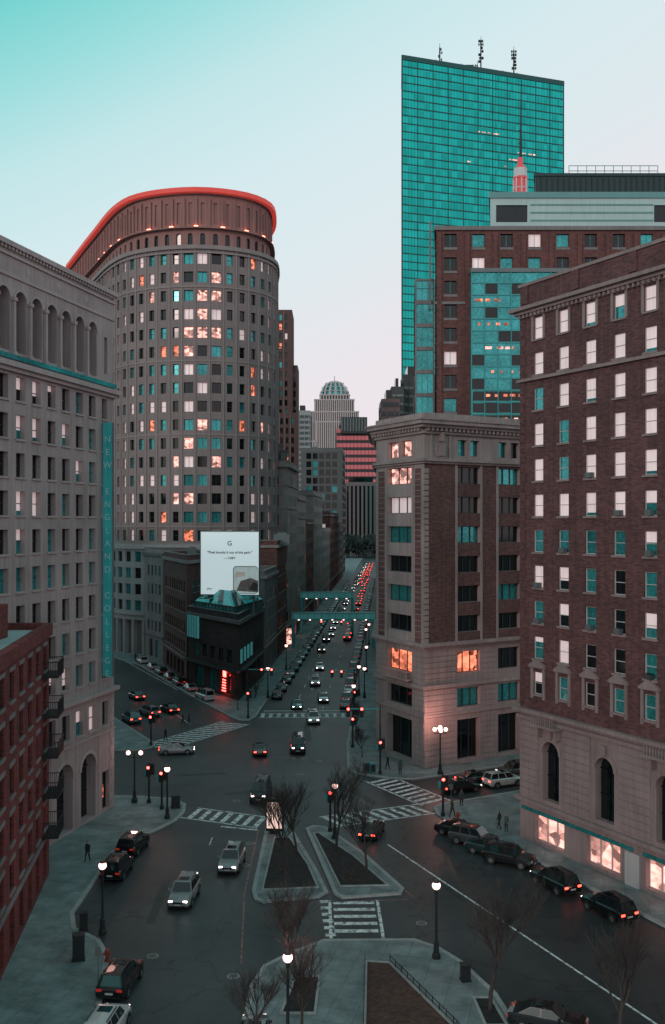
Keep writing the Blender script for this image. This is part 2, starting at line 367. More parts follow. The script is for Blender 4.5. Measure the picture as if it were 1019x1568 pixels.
for (x,y) in [(-6.9,82.4),(-6.9,77.2),(-5.9,58.3),(-3.5,105),(-1.6,111),(6,66),(-9.3,95),(-11.2,61)]:
    mh.poly([(x+.38*math.cos(a*.5236),y+.38*math.sin(a*.5236),.005) for a in range(12)],0)
    mh.poly([(x+.30*math.cos(a*.5236),y+.30*math.sin(a*.5236),.009) for a in range(12)],1)
mh.obj('manhole_cover',[KERB,M('iron_cover',(.13,.10,.10),.6,.4,6)])
pt=MB()
for (x,y,a,b,r) in ((-8.6,98,2.2,.5,.3),(-14,105,2.6,.45,.2),(3.2,96,.4,2.2,.4),(8.6,72,.35,2.6,.45),(-3.2,126,.4,5,.05),(-12.4,70,.3,4,.03)):
    c,s=math.cos(r),math.sin(r); pt.poly([(x+c*i*a-s*j*b,y+s*i*a+c*j*b,.002) for i,j in ((-1,-1),(1,-1),(1,1),(-1,1))],0)
pt.obj('asphalt_repair_patches',[M('asphalt_patch',(.036,.040,.043),.6,.4,1.5,streak=False)])

# ---------------------------------------------------------------- buildings
STONE=M('stone_beige',(.33,.265,.265),.85,.28,.25)
STONE_G=M('stone_grey',(.20,.18,.185),.85,.25,.2)
def arch_building():
    mb=MB()
    P=[(-28.4,62),(-20.7,92.7),(-36,97.5),(-62,104),(-62,62)]
    F=Fr(P[0],P[1]); L=F.L
    def pk(u,v):
        r=R.random()
        if r<.52: return 2
        if r<.72: return 3
        return 4
    cs=[]; u=L-3.6
    while u>1.5: cs.append((u-1.25,u)); u-=2.35
    cs=cs[::-1]
    ar=[L-4.95,L-9.1,L-13.3,L-17.5,L-21.7,L-25.9]
    archrow(mb,F,0,L-3,.0,7.7,ar[::-1],1.35,.35,4.9,lambda a,b:2,.9,0,ring=.35,mull=9)
    winrow(mb,F,L-3,L,.0,7.7,[(L-2.3,L-1.0)],.4,3.9,lambda a,b:2,.4,style='f')
    winrow(mb,F,0,L,7.7,11.2,[(c[0],c[1]) for c in cs]+[(L-2.3,L-1.2)],8.2,10.4,pk,.35,style='slk')
    ring(mb,P,11.2,11.55,.45,-.02,1)
    ring(mb,P,7.55,7.72,.16,-.02,1)
    rect(mb,F,0,L,11.2,12,0,0)
    z=12
    for k in range(9):
        winrow(mb,F,0,L,z,z+3,cs+[(L-2.35,L-1.35)],z+.55,z+2.45,pk,.45,style='slk'); z+=3
    zz=.4
    while zz<7.4:
        us=sorted(ar); e=0
        for c in us+[L-1.2]:
            if c-1.8>e+.1: box(mb,F,e+.03,c-1.8,zz,zz+.5,0,.04,0)
            e=c+1.8
        zz+=.56
    ring(mb,P,39.02,39.45,.55,-.02,1); ring(mb,P,38.7,39.018,.28,-.02,1)
    ac=[(a+b)/2 for a,b in cs]
    archrow(mb,F,0,L-3,39,46.3,ac,.84,40.3,44.3,lambda a,b:2,1.3,0,mull=False,ring=.18)
    for c in ac:
        w=-1.16
        box(mb,F,c+w-.14,c+w+.14,40.3,44.2,.02,.26,1)
        box(mb,F,c+w-.24,c+w+.24,44.2,44.5,.0,.34,1)
        box(mb,F,c+w-.22,c+w+.22,40.0,40.3,.0,.32,1)
    winrow(mb,F,L-3,L,39,46.3,[(L-1.9,L-1.3)],40.8,44.2,lambda a,b:2,.35)
    rect(mb,F,0,L,46.3,48.6,0,0)
    box(mb,F,0,L,39.62,40.0,-.02,.33,3)
    ring(mb,P,46.0,46.25,.12,-.02,1)
    ring(mb,P,48.3,48.7,.35,-.3,1); ring(mb,P,47.6,47.8,.14,-.02,1)
    u=.2
    while u<L: box(mb,F,u,u+.22,48.05,48.29,.0,.24,1); u+=.5
    for c in ac[::2]:
        mb.poly([F(c+1.16+.35*math.cos(t*.785),47.0+.35*math.sin(t*.785),.02) for t in range(8)],1)
    for i in range(1,5):
        G=Fr(P[i],P[(i+1)%5]); cc=cols_for(G.L,2.35,1.2)
        winrow(mb,G,0,G.L,0,11.2,cols_for(G.L,4.2,2.6),.5,6,lambda a,b:2,.5)
        z=12; rect(mb,G,0,G.L,11.2,12)
        for k in range(9): winrow(mb,G,0,G.L,z,z+3,cc,z+.62,z+2.42,pk,.38,style='l'); z+=3
        archrow(mb,G,0,G.L,39,48.6,[(a+b)/2 for a,b in cc],.78,40.3,44.3,lambda a,b:2,.6,mull=False)
    mb.poly([(*p,48.2) for p in P],7); hvac(mb,offs(P,-5),48.2,3)
    for k in range(15):
        z=.2+k*.74
        box(mb,F,L-.9 if k%2 else L-.6,L-.002,z,z+.66,.0,.05,1)
    box(mb,F,L-2.2,L-1.5,1.4,2.6,-.38,-.3,5)
    return mb.obj('arcaded_office_building',mats(STONE,M('stone_trim_left',(.37,.30,.30),.85,.2),FRD,ROOF,METD))
AB=arch_building()
def blade():
    e=empty('vertical_blade_sign'); 
    F=Fr((-21.25,90.5),(-20.28,90.26))
    mb=MB(); box(mb,F,.1,1.05,12.8,36.2,-.12,.12,0); box(mb,F,.04,.1,12.8,36.2,-.14,.14,1); box(mb,F,1.05,1.11,12.8,36.2,-.14,.14,1)
    for z in (14,20,26,32,35): box(mb,F,-.3,.1,z,z+.12,-.05,.05,1)
    mb.obj('sign_panel',[M('teal_sign_face',(.05,.46,.48),.5,.2,.5),METG],e)
    mt=M('sign_letters',(.42,.68,.68),.6,0)
    z=35.6
    for ch in 'NEW ENGLAND COLLEGE':
        z-=1.2
        if ch==' ': continue
        cu=bpy.data.curves.new('letter','FONT'); cu.body=ch; cu.size=.82; cu.extrude=.01; cu.align_x='CENTER'
        o=bpy.data.objects.new('letter',cu); COL.objects.link(o); o.parent=e
        o.location=F(.57,z,.14); o.rotation_euler=(math.pi/2,0,math.atan2(F.d[1],F.d[0])); cu.materials.append(mt)
blade()

def red_building():
    BR=M('brick_red',(.165,.028,.026),.85,.4,.4,brick=(-.13,.99,.44,.14),bc=(.10,.04,.04))
    P=[(-17.9,45),(-21.7,75),(-24.9,75),(-28.2,62),(-28.2,45)]
    mb=MB(); pk=picker(.45,.5,.05,0,0)
    for i in range(5):
        F=Fr(P[i],P[(i+1)%5]); L=F.L
        cs=cols_for(L,3.1,1.35)
        if i==0: cs=[(L-2.6-3.1*k,L-1.25-3.1*k) for k in range(9)][::-1]
        winrow(mb,F,0,L,0,3.6,cs if i==0 else cols_for(L,3.1,2.2),.5,3.0,lambda a,b:R.choice([2,2,3]),.4,0,style='m'); z=3.6
        for k in range(5):
            winrow(mb,F,0,L,z,z+2.95,cs,z+.55,z+2.4,pk,.25,0,style='sflL'); z+=2.95
        rect(mb,F,0,L,z,19.2)
    mb.poly([(*p,18.8) for p in P],7)
    ring(mb,P,18.4,19.3,.25,-.35,9); ring(mb,P,3.4,3.6,.15,-.02,1)
    F=Fr(P[0],P[1])
    for k in range(5):
        for uc in (F.L-1.7,):
            z=3.6+2.95*k+.3
            box(mb,F,uc-1.5,uc+1.5,z-.15,z,.002,1.15,6)
            a,b=uc-1.5,uc+1.5
            box(mb,F,a,b,z+1.0,z+1.06,1.1,1.15,6)
            q=a
            while q<b: box(mb,F,q,q+.03,z,z+1.0,1.11,1.14,6); q+=.17
            for uu in (uc-1.5,uc+1.45): 
                box(mb,F,uu,uu+.05,z+1.0,z+1.06,.0,1.1,6); q=.1
                while q<1.1: box(mb,F,uu+.01,uu+.04,z,z+1.0,q,q+.03,6); q+=.17
    wbox(mb,-26,-23.2,55,70,18.81,21.2,9)
    return mb.obj('brick_apartment_building',mats(BR,STONE_G,METD,M('roof_pale',(.35,.42,.42),.8,.2),BR))
red_building()

def hotel():
    BR=M('hotel_brick',(.122,.048,.051),.85,.32,.3,brick=(.475,-.88,.42,.13),bc=(.10,.055,.055))
    LS=M('hotel_limestone',(.27,.20,.20),.85,.25,.4)
    c=(16.04,83.7); fx=(.475,-.88)
    q=(c[0]+fx[0]*52,c[1]+fx[1]*52)
    back=(.88,.475)
    P=[c,q,(q[0]+back[0]*32,q[1]+back[1]*32),(c[0]+back[0]*32,c[1]+back[1]*32)]
    mb=MB()
    for i in range(4):
        F=Fr(P[i],P[(i+1)%4]); L=F.L
        n=int((L-1.6)/3.07); us=[2.35+3.07*k for k in range(n)]
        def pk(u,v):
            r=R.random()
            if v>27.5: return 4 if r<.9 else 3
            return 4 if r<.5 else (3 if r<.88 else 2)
        sh=[(u0,u0+3.6) for u0 in [1.9+6.14*k for k in range(int((L-6)/6.14)+1)] if u0+3.6<L-.5]
        winrow(mb,F,0,L,0,3.1,sh,.45,2.65,lambda a,b:8 if a<5 else R.choice([5,5,8,5]),.45,1,style='3f')
        rect(mb,F,0,L,3.1,3.45,0,1)
        ac=[3.88+6.14*k for k in range(int((L-3)/6.14)) ]
        archrow(mb,F,0,L,3.45,10.3,ac,1.0,4.1,8.0,lambda a,b:2,.6,1,ring=.35,mull=2)
        if i in (0,3):
            z=4.0
            while z<10:
                u=0.0
                for a in ac+[L+1.5]:
                    box(mb,F,u+.03,a-1.5,z,z+.48,.0,.07,1); u=a+1.5
                z+=.58
            for a in ac:
                box(mb,F,a-.25,a+.25,9.2,9.95,.08,.25,1)
        rect(mb,F,0,L,10.3,11.3,0,1)
        z=12.15
        rect(mb,F,0,L,11.3,z,0,0)
        for k in range(11):
            ct=13.6+2.965*k; v1=ct+1.48 if k<10 else 45.0
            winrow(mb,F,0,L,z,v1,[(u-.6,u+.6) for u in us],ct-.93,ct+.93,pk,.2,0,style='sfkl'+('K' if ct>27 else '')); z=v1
            if ct>42 and i==0:
                for u in us:
                    box(mb,F,u-.84,u-.6,ct-1.0,ct+1.2,.0,.08,1); box(mb,F,u+.6,u+.84,ct-1.0,ct+1.2,.0,.08,1); box(mb,F,u-.95,u+.95,ct+1.2,ct+1.35,.0,.2,1)
        for u in us:
            box(mb,F,u-.86,u-.6,12.3,14.9,.0,.12,1); box(mb,F,u+.6,u+.86,12.3,14.9,.0,.12,1); box(mb,F,u-.95,u+.95,14.9,15.1,.0,.28,1)
            mb.poly([F(u-.9,15.1,.28),F(u+.9,15.1,.28),F(u,15.7,.28)],1); mb.poly([F(u-.9,15.1,.28),F(u,15.7,.28),F(u,15.7,0),F(u-.9,15.1,0)],1); mb.poly([F(u+.9,15.1,.28),F(u+.9,15.1,0),F(u,15.7,0),F(u,15.7,.28)],1)
        rect(mb,F,0,L,45.0,47.0,0,0)
        for kk in range(int(L/6.14)):
            box(mb,F,.3+6.14*kk,1.1+6.14*kk,45.5,47.0,0,.12,0)
        u=.1
        while u<L and i in (0,3): box(mb,F,u,u+.2,44.3,44.58,.0,.3,1); u+=.5
        if i==0:
            for kk in range(40):
                z=11.6+kk*.82
                if z<44: box(mb,F,.0,.75 if kk%2 else .5,z,z+.72,.0,.05,0)
    ring(mb,P,3.45,3.75,.35,-.02,1)
    ring(mb,P,11.0,11.3,.5,-.02,1); ring(mb,P,10.4,10.7,.22,-.02,1)
    ring(mb,P,38.9,39.15,.25,-.02,1)
    ring(mb,P,44.6,44.85,.4,-.02,1); ring(mb,P,44.86,45.15,.75,-.02,1)
    ring(mb,P,47.0,47.25,.14,-.35,1)
    mb.poly([(*p,46.2) for p in P],7); hvac(mb,offs(P,-6),46.2,4)
    F=Fr(P[0],P[1])
    for a in (3.88,16.2):
        box(mb,F,a-1.5,a+1.5,10.2,10.4,.05,1.0,1)
        for s in (-1.1,1.1): box(mb,F,a+s-.12,a+s+.12,9.3,10.2,.05,.6,1)
        q=a-1.4
        while q<a+1.4: box(mb,F,q,q+.1,10.4,11.0,.8,.9,1); q+=.28
    box(mb,F,.3,13,2.72,3.0,.02,.12,3); box(mb,F,14,30,2.72,3.0,.02,.12,3)
    box(mb,F,12.2,13.6,.1,2.6,.02,.1,6)
    for k in range(12):
        u=2.35+3.07*R.randrange(6); ct=13.6+2.965*R.randrange(1,7); box(mb,F,u-.3,u+.3,ct-.9,ct-.5,-.1,.3,9)
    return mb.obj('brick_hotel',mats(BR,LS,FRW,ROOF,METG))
hotel()

def beaux():
    A=(5.2,115.9); B=(10.0,106.6); e2=(.847,.531); C=(B[0]+e2[0]*40,B[1]+e2[1]*40)
    e1=(-.459,.889)
    D=(C[0]+e1[0]*24,C[1]+e1[1]*24); E=(A[0]+.055*16+.3,A[1]+18)
    P=[A,B,C,D,E]
    BR=M('office_brick',(.135,.062,.058),.85,.3,.3,brick=(.847,.531,.42,.13),bc=(.11,.07,.065))
    LS=M('office_limestone',(.32,.25,.247),.85,.3,.3)
    mb=MB()
    pk2=picker(.66,.24,.10,.0,.0)
    for i in range(5):
        F=Fr(P[i],P[(i+1)%5]); L=F.L
        if i==0: cs=[(2.6,7.9)]
        elif i==1: cs=[(4.6+6.0*k,7.9+6.0*k) for k in range(6) if 7.9+6*k<L-1]
        else: cs=cols_for(L,5,3)
        w=0 if i!=0 else 1
        def row(v0,v1,a,b,cc,st,wall,pick=pk2,dep=.55): winrow(mb,F,0,L,v0,v1,cc,a,b,pick,dep,wall,rev=1,style=st)
        row(0,5.9,.5,5.0,cs,'3f',1,lambda u,v:2,.8)
        row(5.9,9.0,6.4,8.5,cs,'3f',1,lambda u,v:R.choice([2,3]))
        row(9.0,13.6,10.2,12.6,cs,'3f',1,lambda u,v:R.choice([2,5,2]) if i else 5)
        z=13.6
        for k in range(6):
            v1=z+3.32
            row(z,v1,z+1.15,z+3.0,cs,'3f',w,(lambda u,v:8 if k==5 else 4) if (i==0 and k>=4) else pk2)
            for (a,b) in cs:
                box(mb,F,a,b,z+.02,z+1.1,-.3,-.12,1)
                box(mb,F,a-.32,a-.002,z,v1-.02,.0,.07,1); box(mb,F,b+.002,b+.32,z,v1-.02,.0,.07,1)
            z=v1
        row(z,37.0,z+.9,36.2,[q for c in cs for q in ((c[0]+.1,(c[0]+c[1])/2-.25),((c[0]+c[1])/2+.25,c[1]-.1))],'f',1,(lambda u,v:8) if i==0 else pk2)
        rect(mb,F,0,L,37.0,38.2,0,1)
        zq=13.8
        while zq<33:
            if i in (0,1):
                box(mb,F,.0,.55,zq,zq+.5,.0,.08,1); box(mb,F,L-.55,L-.0,zq,zq+.5,.0,.08,1)
                if i==0: box(mb,F,.56,1.9,zq,zq+.55,0,.03,0); box(mb,F,L-1.9,L-.56,zq,zq+.55,0,.03,0)
            zq+=.62
        zq=.3
        while zq<13:
            for (a,b) in zip([0]+[c[1]+.1 for c in cs],[c[0]-.1 for c in cs]+[L]):
                box(mb,F,a+.03,b-.03,zq,zq+.52,0,.06,1)
            zq+=.6
        u=.0
        while u<L: 
            box(mb,F,u,u+.28,37.0,37.35,.0,.62,1); u+=.62
        for uc in ([2.2] if i==1 else []):
            mb.poly([F(uc+.85*math.cos(t*math.pi/6),34.9+.95*math.sin(t*math.pi/6),.2) for t in range(12)],1)
            for t in range(12):
                a0=t*math.pi/6; a1=(t+1)*math.pi/6
                mb.poly([F(uc+.85*math.cos(a0),34.9+.95*math.sin(a0),0),F(uc+.85*math.cos(a1),34.9+.95*math.sin(a1),0),F(uc+.85*math.cos(a1),34.9+.95*math.sin(a1),.2),F(uc+.85*math.cos(a0),34.9+.95*math.sin(a0),.2)],1)
            box(mb,F,uc-.45,uc+.45,34.3,35.5,.2,.38,1); box(mb,F,uc-1.2,uc+1.2,33.7,33.9,.0,.2,1)
            box(mb,F,uc-.2,uc+.2,35.9,36.9,.0,.5,1)
            for s in (-1,1): box(mb,F,uc+s*1.3-.12,uc+s*1.3+.12,33.9,36.6,0,.14,1)
    for (z0,z1,w) in ((5.7,5.95,.2),(8.8,9.2,.35),(13.2,13.45,.3),(13.45,13.8,.6),(33.45,33.7,.25),(33.7,34.0,.5),(36.7,36.98,.3),(37.36,37.7,.75),(37.7,38.1,1.15),(38.1,38.3,1.3)):
        ring(mb,P,z0,z1-.003,w,-.02,1)
    ring(mb,P,38.3,39.0,.1,-.3,1)
    mb.poly([(*p,38.35) for p in P],7); hvac(mb,offs(P,-4),38.35,4)
    F=Fr(P[0],P[1]); box(mb,F,2.4,8.1,9.4,9.6,.05,.9,1); q=2.5
    while q<8: box(mb,F,q,q+.12,9.6,10.3,.75,.85,1); q+=.3
    box(mb,F,2.4,8.1,10.3,10.42,.7,.9,1)
    mb.obj('stone_and_brick_office_building',mats(BR,LS,FRD))
beaux()

def catmull(pts,step):
    ex=[(2*pts[0][0]-pts[1][0],2*pts[0][1]-pts[1][1])]+pts+[(2*pts[-1][0]-pts[-2][0],2*pts[-1][1]-pts[-2][1])]
    fine=[]
    for i in range(1,len(ex)-2):
        p0,p1,p2,p3=ex[i-1:i+3]
        for k in range(40):
            t=k/40
            fine.append(tuple(.5*((2*p1[j])+(-p0[j]+p2[j])*t+(2*p0[j]-5*p1[j]+4*p2[j]-p3[j])*t*t+(-p0[j]+3*p1[j]-3*p2[j]+p3[j])*t**3) for j in (0,1)))
    fine.append(pts[-1]); out=[fine[0]]; acc=0
    for a,b in zip(fine,fine[1:]):
        acc+=math.hypot(b[0]-a[0],b[1]-a[1])
        if acc>=step: out.append(b); acc=0
    return out
def round_tower():
    e=empty('curved_office_tower')
    W=M('tower_stone',(.235,.185,.187),.8,.22,.12); T=M('tower_trim',(.28,.23,.23),.8,.15,.2)
    CR=M('crown_stone',(.30,.155,.145),.8,.18,.2)
    LED=M('crown_uplight',(.8,.15,.08),.5,0,emis=(1,.17,.11),es=9)
    RIM=M('crown_rim_glow',(.45,.06,.05),.6,.15,emis=(1,.08,.06),es=.34)  # red crown light put into the rim's own colour and glow
    pts=catmull([(-70,256),(-56,226.5),(-46.5,207.5),(-39,199.3),(-28,196),(-18.5,198.5),(-13.2,204.5),(-12,213),(-13.5,226),(-20,245)],2.62)
    mb=MB(); n=len(pts)-1
    for i in range(n):
        F=Fr(pts[i],pts[i+1]); L=F.L; cx=(pts[i][0]+pts[i+1][0])/2
        mid=-31<cx<-22.5
        left=cx<-39
        right=cx>-16
        z=22.5
        def pk(u,v):
            r=R.random()
            if left or right: return 4 if r<.40 else (3 if r<.58 else (8 if r<.66 else 2))
            if mid and 62<v<72: return 8 if r<.8 else 4
            if mid and r<.34: return R.choice([8,5,4,8])
            if r<.07: return 5
            if r<.17: return 8
            if r<.27: return 4
            return 3 if r<.58 else 2
        ww=1.2 if not mid else 1.9
        rect(mb,F,0,L,0,22.5)
        for k in range(16):
            winrow(mb,F,0,L,z,z+3.7,[((L-ww)/2,(L+ww)/2)],z+.8,z+2.95,pk,.5,0,style='m' if mid else 's')
            z+=3.7
        box(mb,F,-.12,.12,24,z,.0,.16,1)
        rect(mb,F,0,L,z,z+.8)
    for (z0,z1,w) in ((22.2,22.8,.3),(26,26.3,.16),(74.1,74.4,.18),(80.9,81.2,.3),(81.7,82.5,.45),(44.5,44.75,.12),(59.3,59.55,.12)):
        ring(mb,pts,z0,z1,w,-.02,1,closed=False)
    mb.poly([(*p,82.4) for p in pts],7)
    mb.obj('tower_body',mats(W,T,FRD),e)
    cp=offs(pts,-1.6,False); mb=MB()
    for i in range(n):
        F=Fr(cp[i],cp[i+1]); L=F.L
        archrow(mb,F,0,L,82.2,86.2,[L/2],.5,83.0,84.9,lambda a,b:2,.4,0,mull=False)
        winrow(mb,F,0,L,86.2,93.4,[(L*.36,L*.64)],87.2,91.6,lambda a,b:0,.3)
        box(mb,F,-.18,.18,86.6,92.4,.0,.4,0)
        if i%2==0 and R.random()<.85: box(mb,F,-.4,.4,86.5,86.66,.6,.95,9)
    ring(mb,cp,86.2,86.45,1.0,-.02,0,closed=False)
    ring(mb,cp,93.1,93.35,.5,-.02,0,closed=False); ring(mb,cp,93.35,94.25,1.35,-.3,1,closed=False)
    mb.poly([(*p,93.2) for p in cp],7)
    cm=mats(CR,RIM,FRD); cm[9]=LED
    mb.obj('tower_crown',cm,e)
    mb=MB(); PP=offs(pts,1.0,False)
    W2=M('podium_stone',(.40,.36,.365),.8,.2,.2)
    for i in range(len(PP)-1):
        F=Fr(PP[i],PP[i+1]); L=F.L
        winrow(mb,F,0,L,0,8.5,[(.35,L-.35)],.2,7.2,lambda a,b:2,1.2,0)
        z=8.5
        for k in range(4): winrow(mb,F,0,L,z,z+3.3,[(.55,L-.55)],z+.6,z+2.7,lambda a,b:R.choice([2,2,3]),.4,style='m'); z+=3.3
        rect(mb,F,0,L,z,22.3)
    ring(mb,PP,21.6,22.5,.4,-1.1,1,closed=False); ring(mb,PP,8.2,8.5,.25,-.02,1,closed=False)
    mb.obj('podium',mats(W2,W2,FRD),e)
round_tower()

def glass_tower():
    e=empty('glass_skyscraper')
    G=M('mirror_glass_teal',(.018,.43,.39),.08,.09,.02,metal=.92,streak=False,cell=(.36,.36,.257))
    LN=M('mullion_teal_dark',(.006,.075,.072),.5,.1)
    a=(33.4,470); b=(117.5,498); c=(121,530); d=(35.55,502)
    P=[a,b,c,d]; mb=MB(); H=251
    for i in range(4):
        F=Fr(P[i],P[(i+1)%4]); L=F.L; rect(mb,F,0,L,0,H,0,0)
        z=3.9
        while z<H-2: box(mb,F,0,L,z,z+.5,.0,.2,1); z+=3.9
        n=int(L/7.65)
        for k in range(n+1):
            u=min(L-.3,k*L/n); box(mb,F,u,u+.24,0,H-2,.0,.27,1)
        n*=5
        for k in range(n+1):
            u=min(L-.15,k*L/n); box(mb,F,u,u+.05,0,H-2,.0,.1,1)
        box(mb,F,-.1,L+.1,H-2,H+.3,.05,.35,1)
    mb.poly([(*p,H) for p in P],1)
    F=Fr(a,b)
    for _ in range(30):
        k=R.choice([18,19,26,33,41,50,52]); u=R.uniform(6,F.L-6); zz=3.9*k+1.2
        if R.random()<.6: u=R.uniform(40,78); zz=3.9*(56 if u<55 else (53 if u<62 else 54))+1
        box(mb,F,u,u+R.uniform(.6,2.2),zz,zz+.5,.02,.06,2)
    mb.obj('tower_shaft',[G,LN,GLP],e)
    mb=MB()
    def mast(u,w,h,br):
        p=F(u,H,-w); x,y=p[0],p[1]
        wbox(mb,x-.3,x+.3,y-.3,y+.3,H,H+h,0)
        z=H+h*.35
        while z<H+h*.95:
            for s in range(br): 
                an=R.uniform(0,6.28); dx=math.cos(an)*1.1; wbox(mb,x+dx-.25,x+dx+.25,y-.3,y+.3,z,z+1.1,0); wbox(mb,min(x,x+dx),max(x,x+dx),y-.08,y+.08,z+.4,z+.6,0)
            z+=1.7
        wbox(mb,x-.1,x+.1,y-.1,y+.1,H+h,H+h+2,0)
    mast(22.5,6,10,1); mast(45,6,17,4); mast(63.5,6,15,4); mast(42.5,5,4,1)
    for u in (21,23,35,38,58,66): mast(u,7,2.5,1)
    p=F(37.5,H,-5); wbox(mb,p[0]-2.5,p[0]+2.5,p[1]-2,p[1]+2,H,H+2.4,0)
    mb.obj('roof_antennas',[METD],e)
glass_tower()

def beacon():
    mb=MB(); x,y=57.5,300
    def prism(r0,r1,z0,z1,n,mi):
        for k in range(n):
            a0=2*math.pi*k/n+.39; a1=2*math.pi*(k+1)/n+.39
            mb.poly([(x+r0*math.cos(a0),y+r0*math.sin(a0),z0),(x+r0*math.cos(a1),y+r0*math.sin(a1),z0),(x+r1*math.cos(a1),y+r1*math.sin(a1),z1),(x+r1*math.cos(a0),y+r1*math.sin(a0),z1)],mi)
    prism(17,17,0,95,4,0); prism(17,2.6,95,124,4,0)
    prism(1.9,1.9,124,132,8,1); prism(2.5,2.5,124,124.6,8,2); prism(2.1,2.1,132.6,135.2,8,2); prism(2.3,2.3,132,132.6,8,1)
    for k in range(8):
        a=k*math.pi/4; wbox(mb,x+2.1*math.cos(a)-.18,x+2.1*math.cos(a)+.18,y+2.1*math.sin(a)-.18,y+2.1*math.sin(a)+.18,124.6,132,2)
    for z in (126.5,129): prism(2.2,2.2,z,z+.3,8,2)
    prism(2.1,.8,135.2,136.6,8,1); prism(.8,.8,136.6,138.6,8,1); prism(.35,.06,138.6,161,6,3)
    for z in (140,143,147): wbox(mb,x-.5,x+.5,y-.1,y+.1,z,z+.2,3)
    mb.obj('weather_beacon_tower',[STONE_G,M('beacon_red',(.4,.05,.06),.5,.1,emis=(1,.12,.14),es=.3),METW,METD])
beacon()

BRK2=M('brick_orange',(.145,.052,.047),.85,.28,.3,brick=(1,0,.44,.14),bc=(.11,.065,.065))
def brick_block():
    mb=MB(); P=[(15.9,150),(70,150),(70,180),(19.25,180)]; h=72.3
    for i in range(4):
        F=Fr(P[i],P[(i+1)%4]); L=F.L
        cs=[(1.2+4.3*k,3.1+4.3*k) for k in range(int((L-3)/4.3)+1) if 3.1+4.3*k<L-.5]; z=0
        while z<h-3.4:
            winrow(mb,F,0,L,z,z+3.6,cs,z+.8,z+2.8,picker(.45,.5,.05,0,0),.4,0,style='m')
            for (a,b) in cs: box(mb,F,a-.1,b+.1,z+.35,z+.7,.0,.08,1); 
            z+=3.6
        rect(mb,F,0,L,z,h)
        for k in range(int(L/4.3)+1):
            u=.1+4.3*k; 
            if u<L-.8: box(mb,F,u,u+.7,30,h-1,.0,.22,0)
    ring(mb,P,h-.6,h,.35,-.3,1); ring(mb,P,60.4,60.8,.15,-.02,1); mb.poly([(*p,h-.1) for p in P],7)
    hvac(mb,offs(P,-3),h-.1,4)
    F=Fr((21.0,150),(45,150)); top=65
    z=38
    while z<top-.1:
        for k in range(12):
            rect(mb,F,2*k,2*k+2,z,z+1.8,1.9,R.choice([3,3,3,2]) if (int((z-38)/1.8+.1)%2) else 3)
        z+=1.8
    box(mb,F,0,24,38,top,.01,1.88,3)
    z=38
    while z<=top: box(mb,F,-.05,24.05,z-.1,z+.1,1.85,2.05,6); z+=1.8
    for k in range(13): box(mb,F,2*k-.06,2*k+.06,38,top,1.85,2.1,6)
    box(mb,F,-.15,24.15,top-.2,top+.4,-.0,2.2,9)
    for k in range(5): box(mb,F,.2,7.8,38.2+1.8*k,39.6+1.8*k,1.91,1.94,2)
    for k,(a,b) in enumerate(((1,5),(3,8),(0.5,4),(2.2,7.8),(1,7),(2,6))):
        zz=(56.1,48.9,59.7,45.3,41.7,52.5)[k]
        q=a
        while q<b: box(mb,F,q,q+R.uniform(.3,1.2),zz+.7,zz+1.1,1.95,1.98,5 if k<4 else 8); q+=R.uniform(.8,1.9)
    P2=[(12.8,152),(15.85,152),(15.85,178),(14.75,178)]
    for i in (0,3):
        G=Fr(P2[i],P2[(i+1)%4]); z=0
        while z<62: winrow(mb,G,0,G.L,z,z+3.6,[(.25,G.L-.25)],z+.3,z+3.3,lambda u,v:R.choice([2,3,3]),.2,1,style='3'); z+=3.6
        rect(mb,G,0,G.L,z,63.4,0,1)
    mb.poly([(*p,63.3) for p in P2],7)
    wbox(mb,15.0,15.3,151.6,151.9,60,73.6,9)
    mb.obj('brick_office_building',mats(BRK2,STONE_G,METT,ROOF,METG))
brick_block()
def banded():
    mb=MB(); P=[(32.2,200),(110,200),(110,240),(39.2,240)]
    WH=M('white_panel',(.42,.54,.54),.6,.15,.1)
    for i in range(4):
        F=Fr(P[i],P[(i+1)%4]); L=F.L
        rect(mb,F,0,L,0,80)
        winrow(mb,F,0,L,80,87.5,[(.05,L-.05)],83.2,85.4,lambda u,v:3,.3)
        winrow(mb,F,0,L,87.5,93.2,[(1.2,7.6),(L*.43,L*.48)],88.3,91.8,lambda u,v:2,.4,0,style='3')
        for z in (88.5,90.1,91.7): box(mb,F,8.2,L*.43-.2,z,z+.3,.0,.12,9)
        box(mb,F,0,L,84.2,84.4,-.28,.03,0)
        z=2
        while z<79: box(mb,F,.6,L-.6,z+1.4,z+3.2,.0,.05,2); z+=3.9
    ring(mb,P,93.2,94.4,.3,-.3,9); mb.poly([(*p,93.3) for p in P],7)
    Q=[(43.0,208),(104,208),(104,236),(49,236)]
    for i in range(4):
        F=Fr(Q[i],Q[(i+1)%4]); rect(mb,F,0,F.L,93.3,100.8,0,6)
        for k in range(int(F.L/1.2)): box(mb,F,k*1.2,k*1.2+.18,94.5,100.4,0,.18,2)
    mb.poly([(*p,100.8) for p in Q],6); ring(mb,Q,100.5,101.1,.25,-.2,6)
    F=Fr((50.5,209.5),(70,209.5))
    for z in (102.1,103.2): box(mb,F,0,19,z,z+.12,0,.1,9)
    for k in range(11): box(mb,F,k*1.9,k*1.9+.12,101.1,103.3,0,.1,9)
    mb.obj('banded_office_building',mats(WH,WH,M('dark_cladding',(.02,.045,.048),.6,.2,.3),ROOF,M('teal_band',(.14,.30,.30),.6,.1)))
banded()

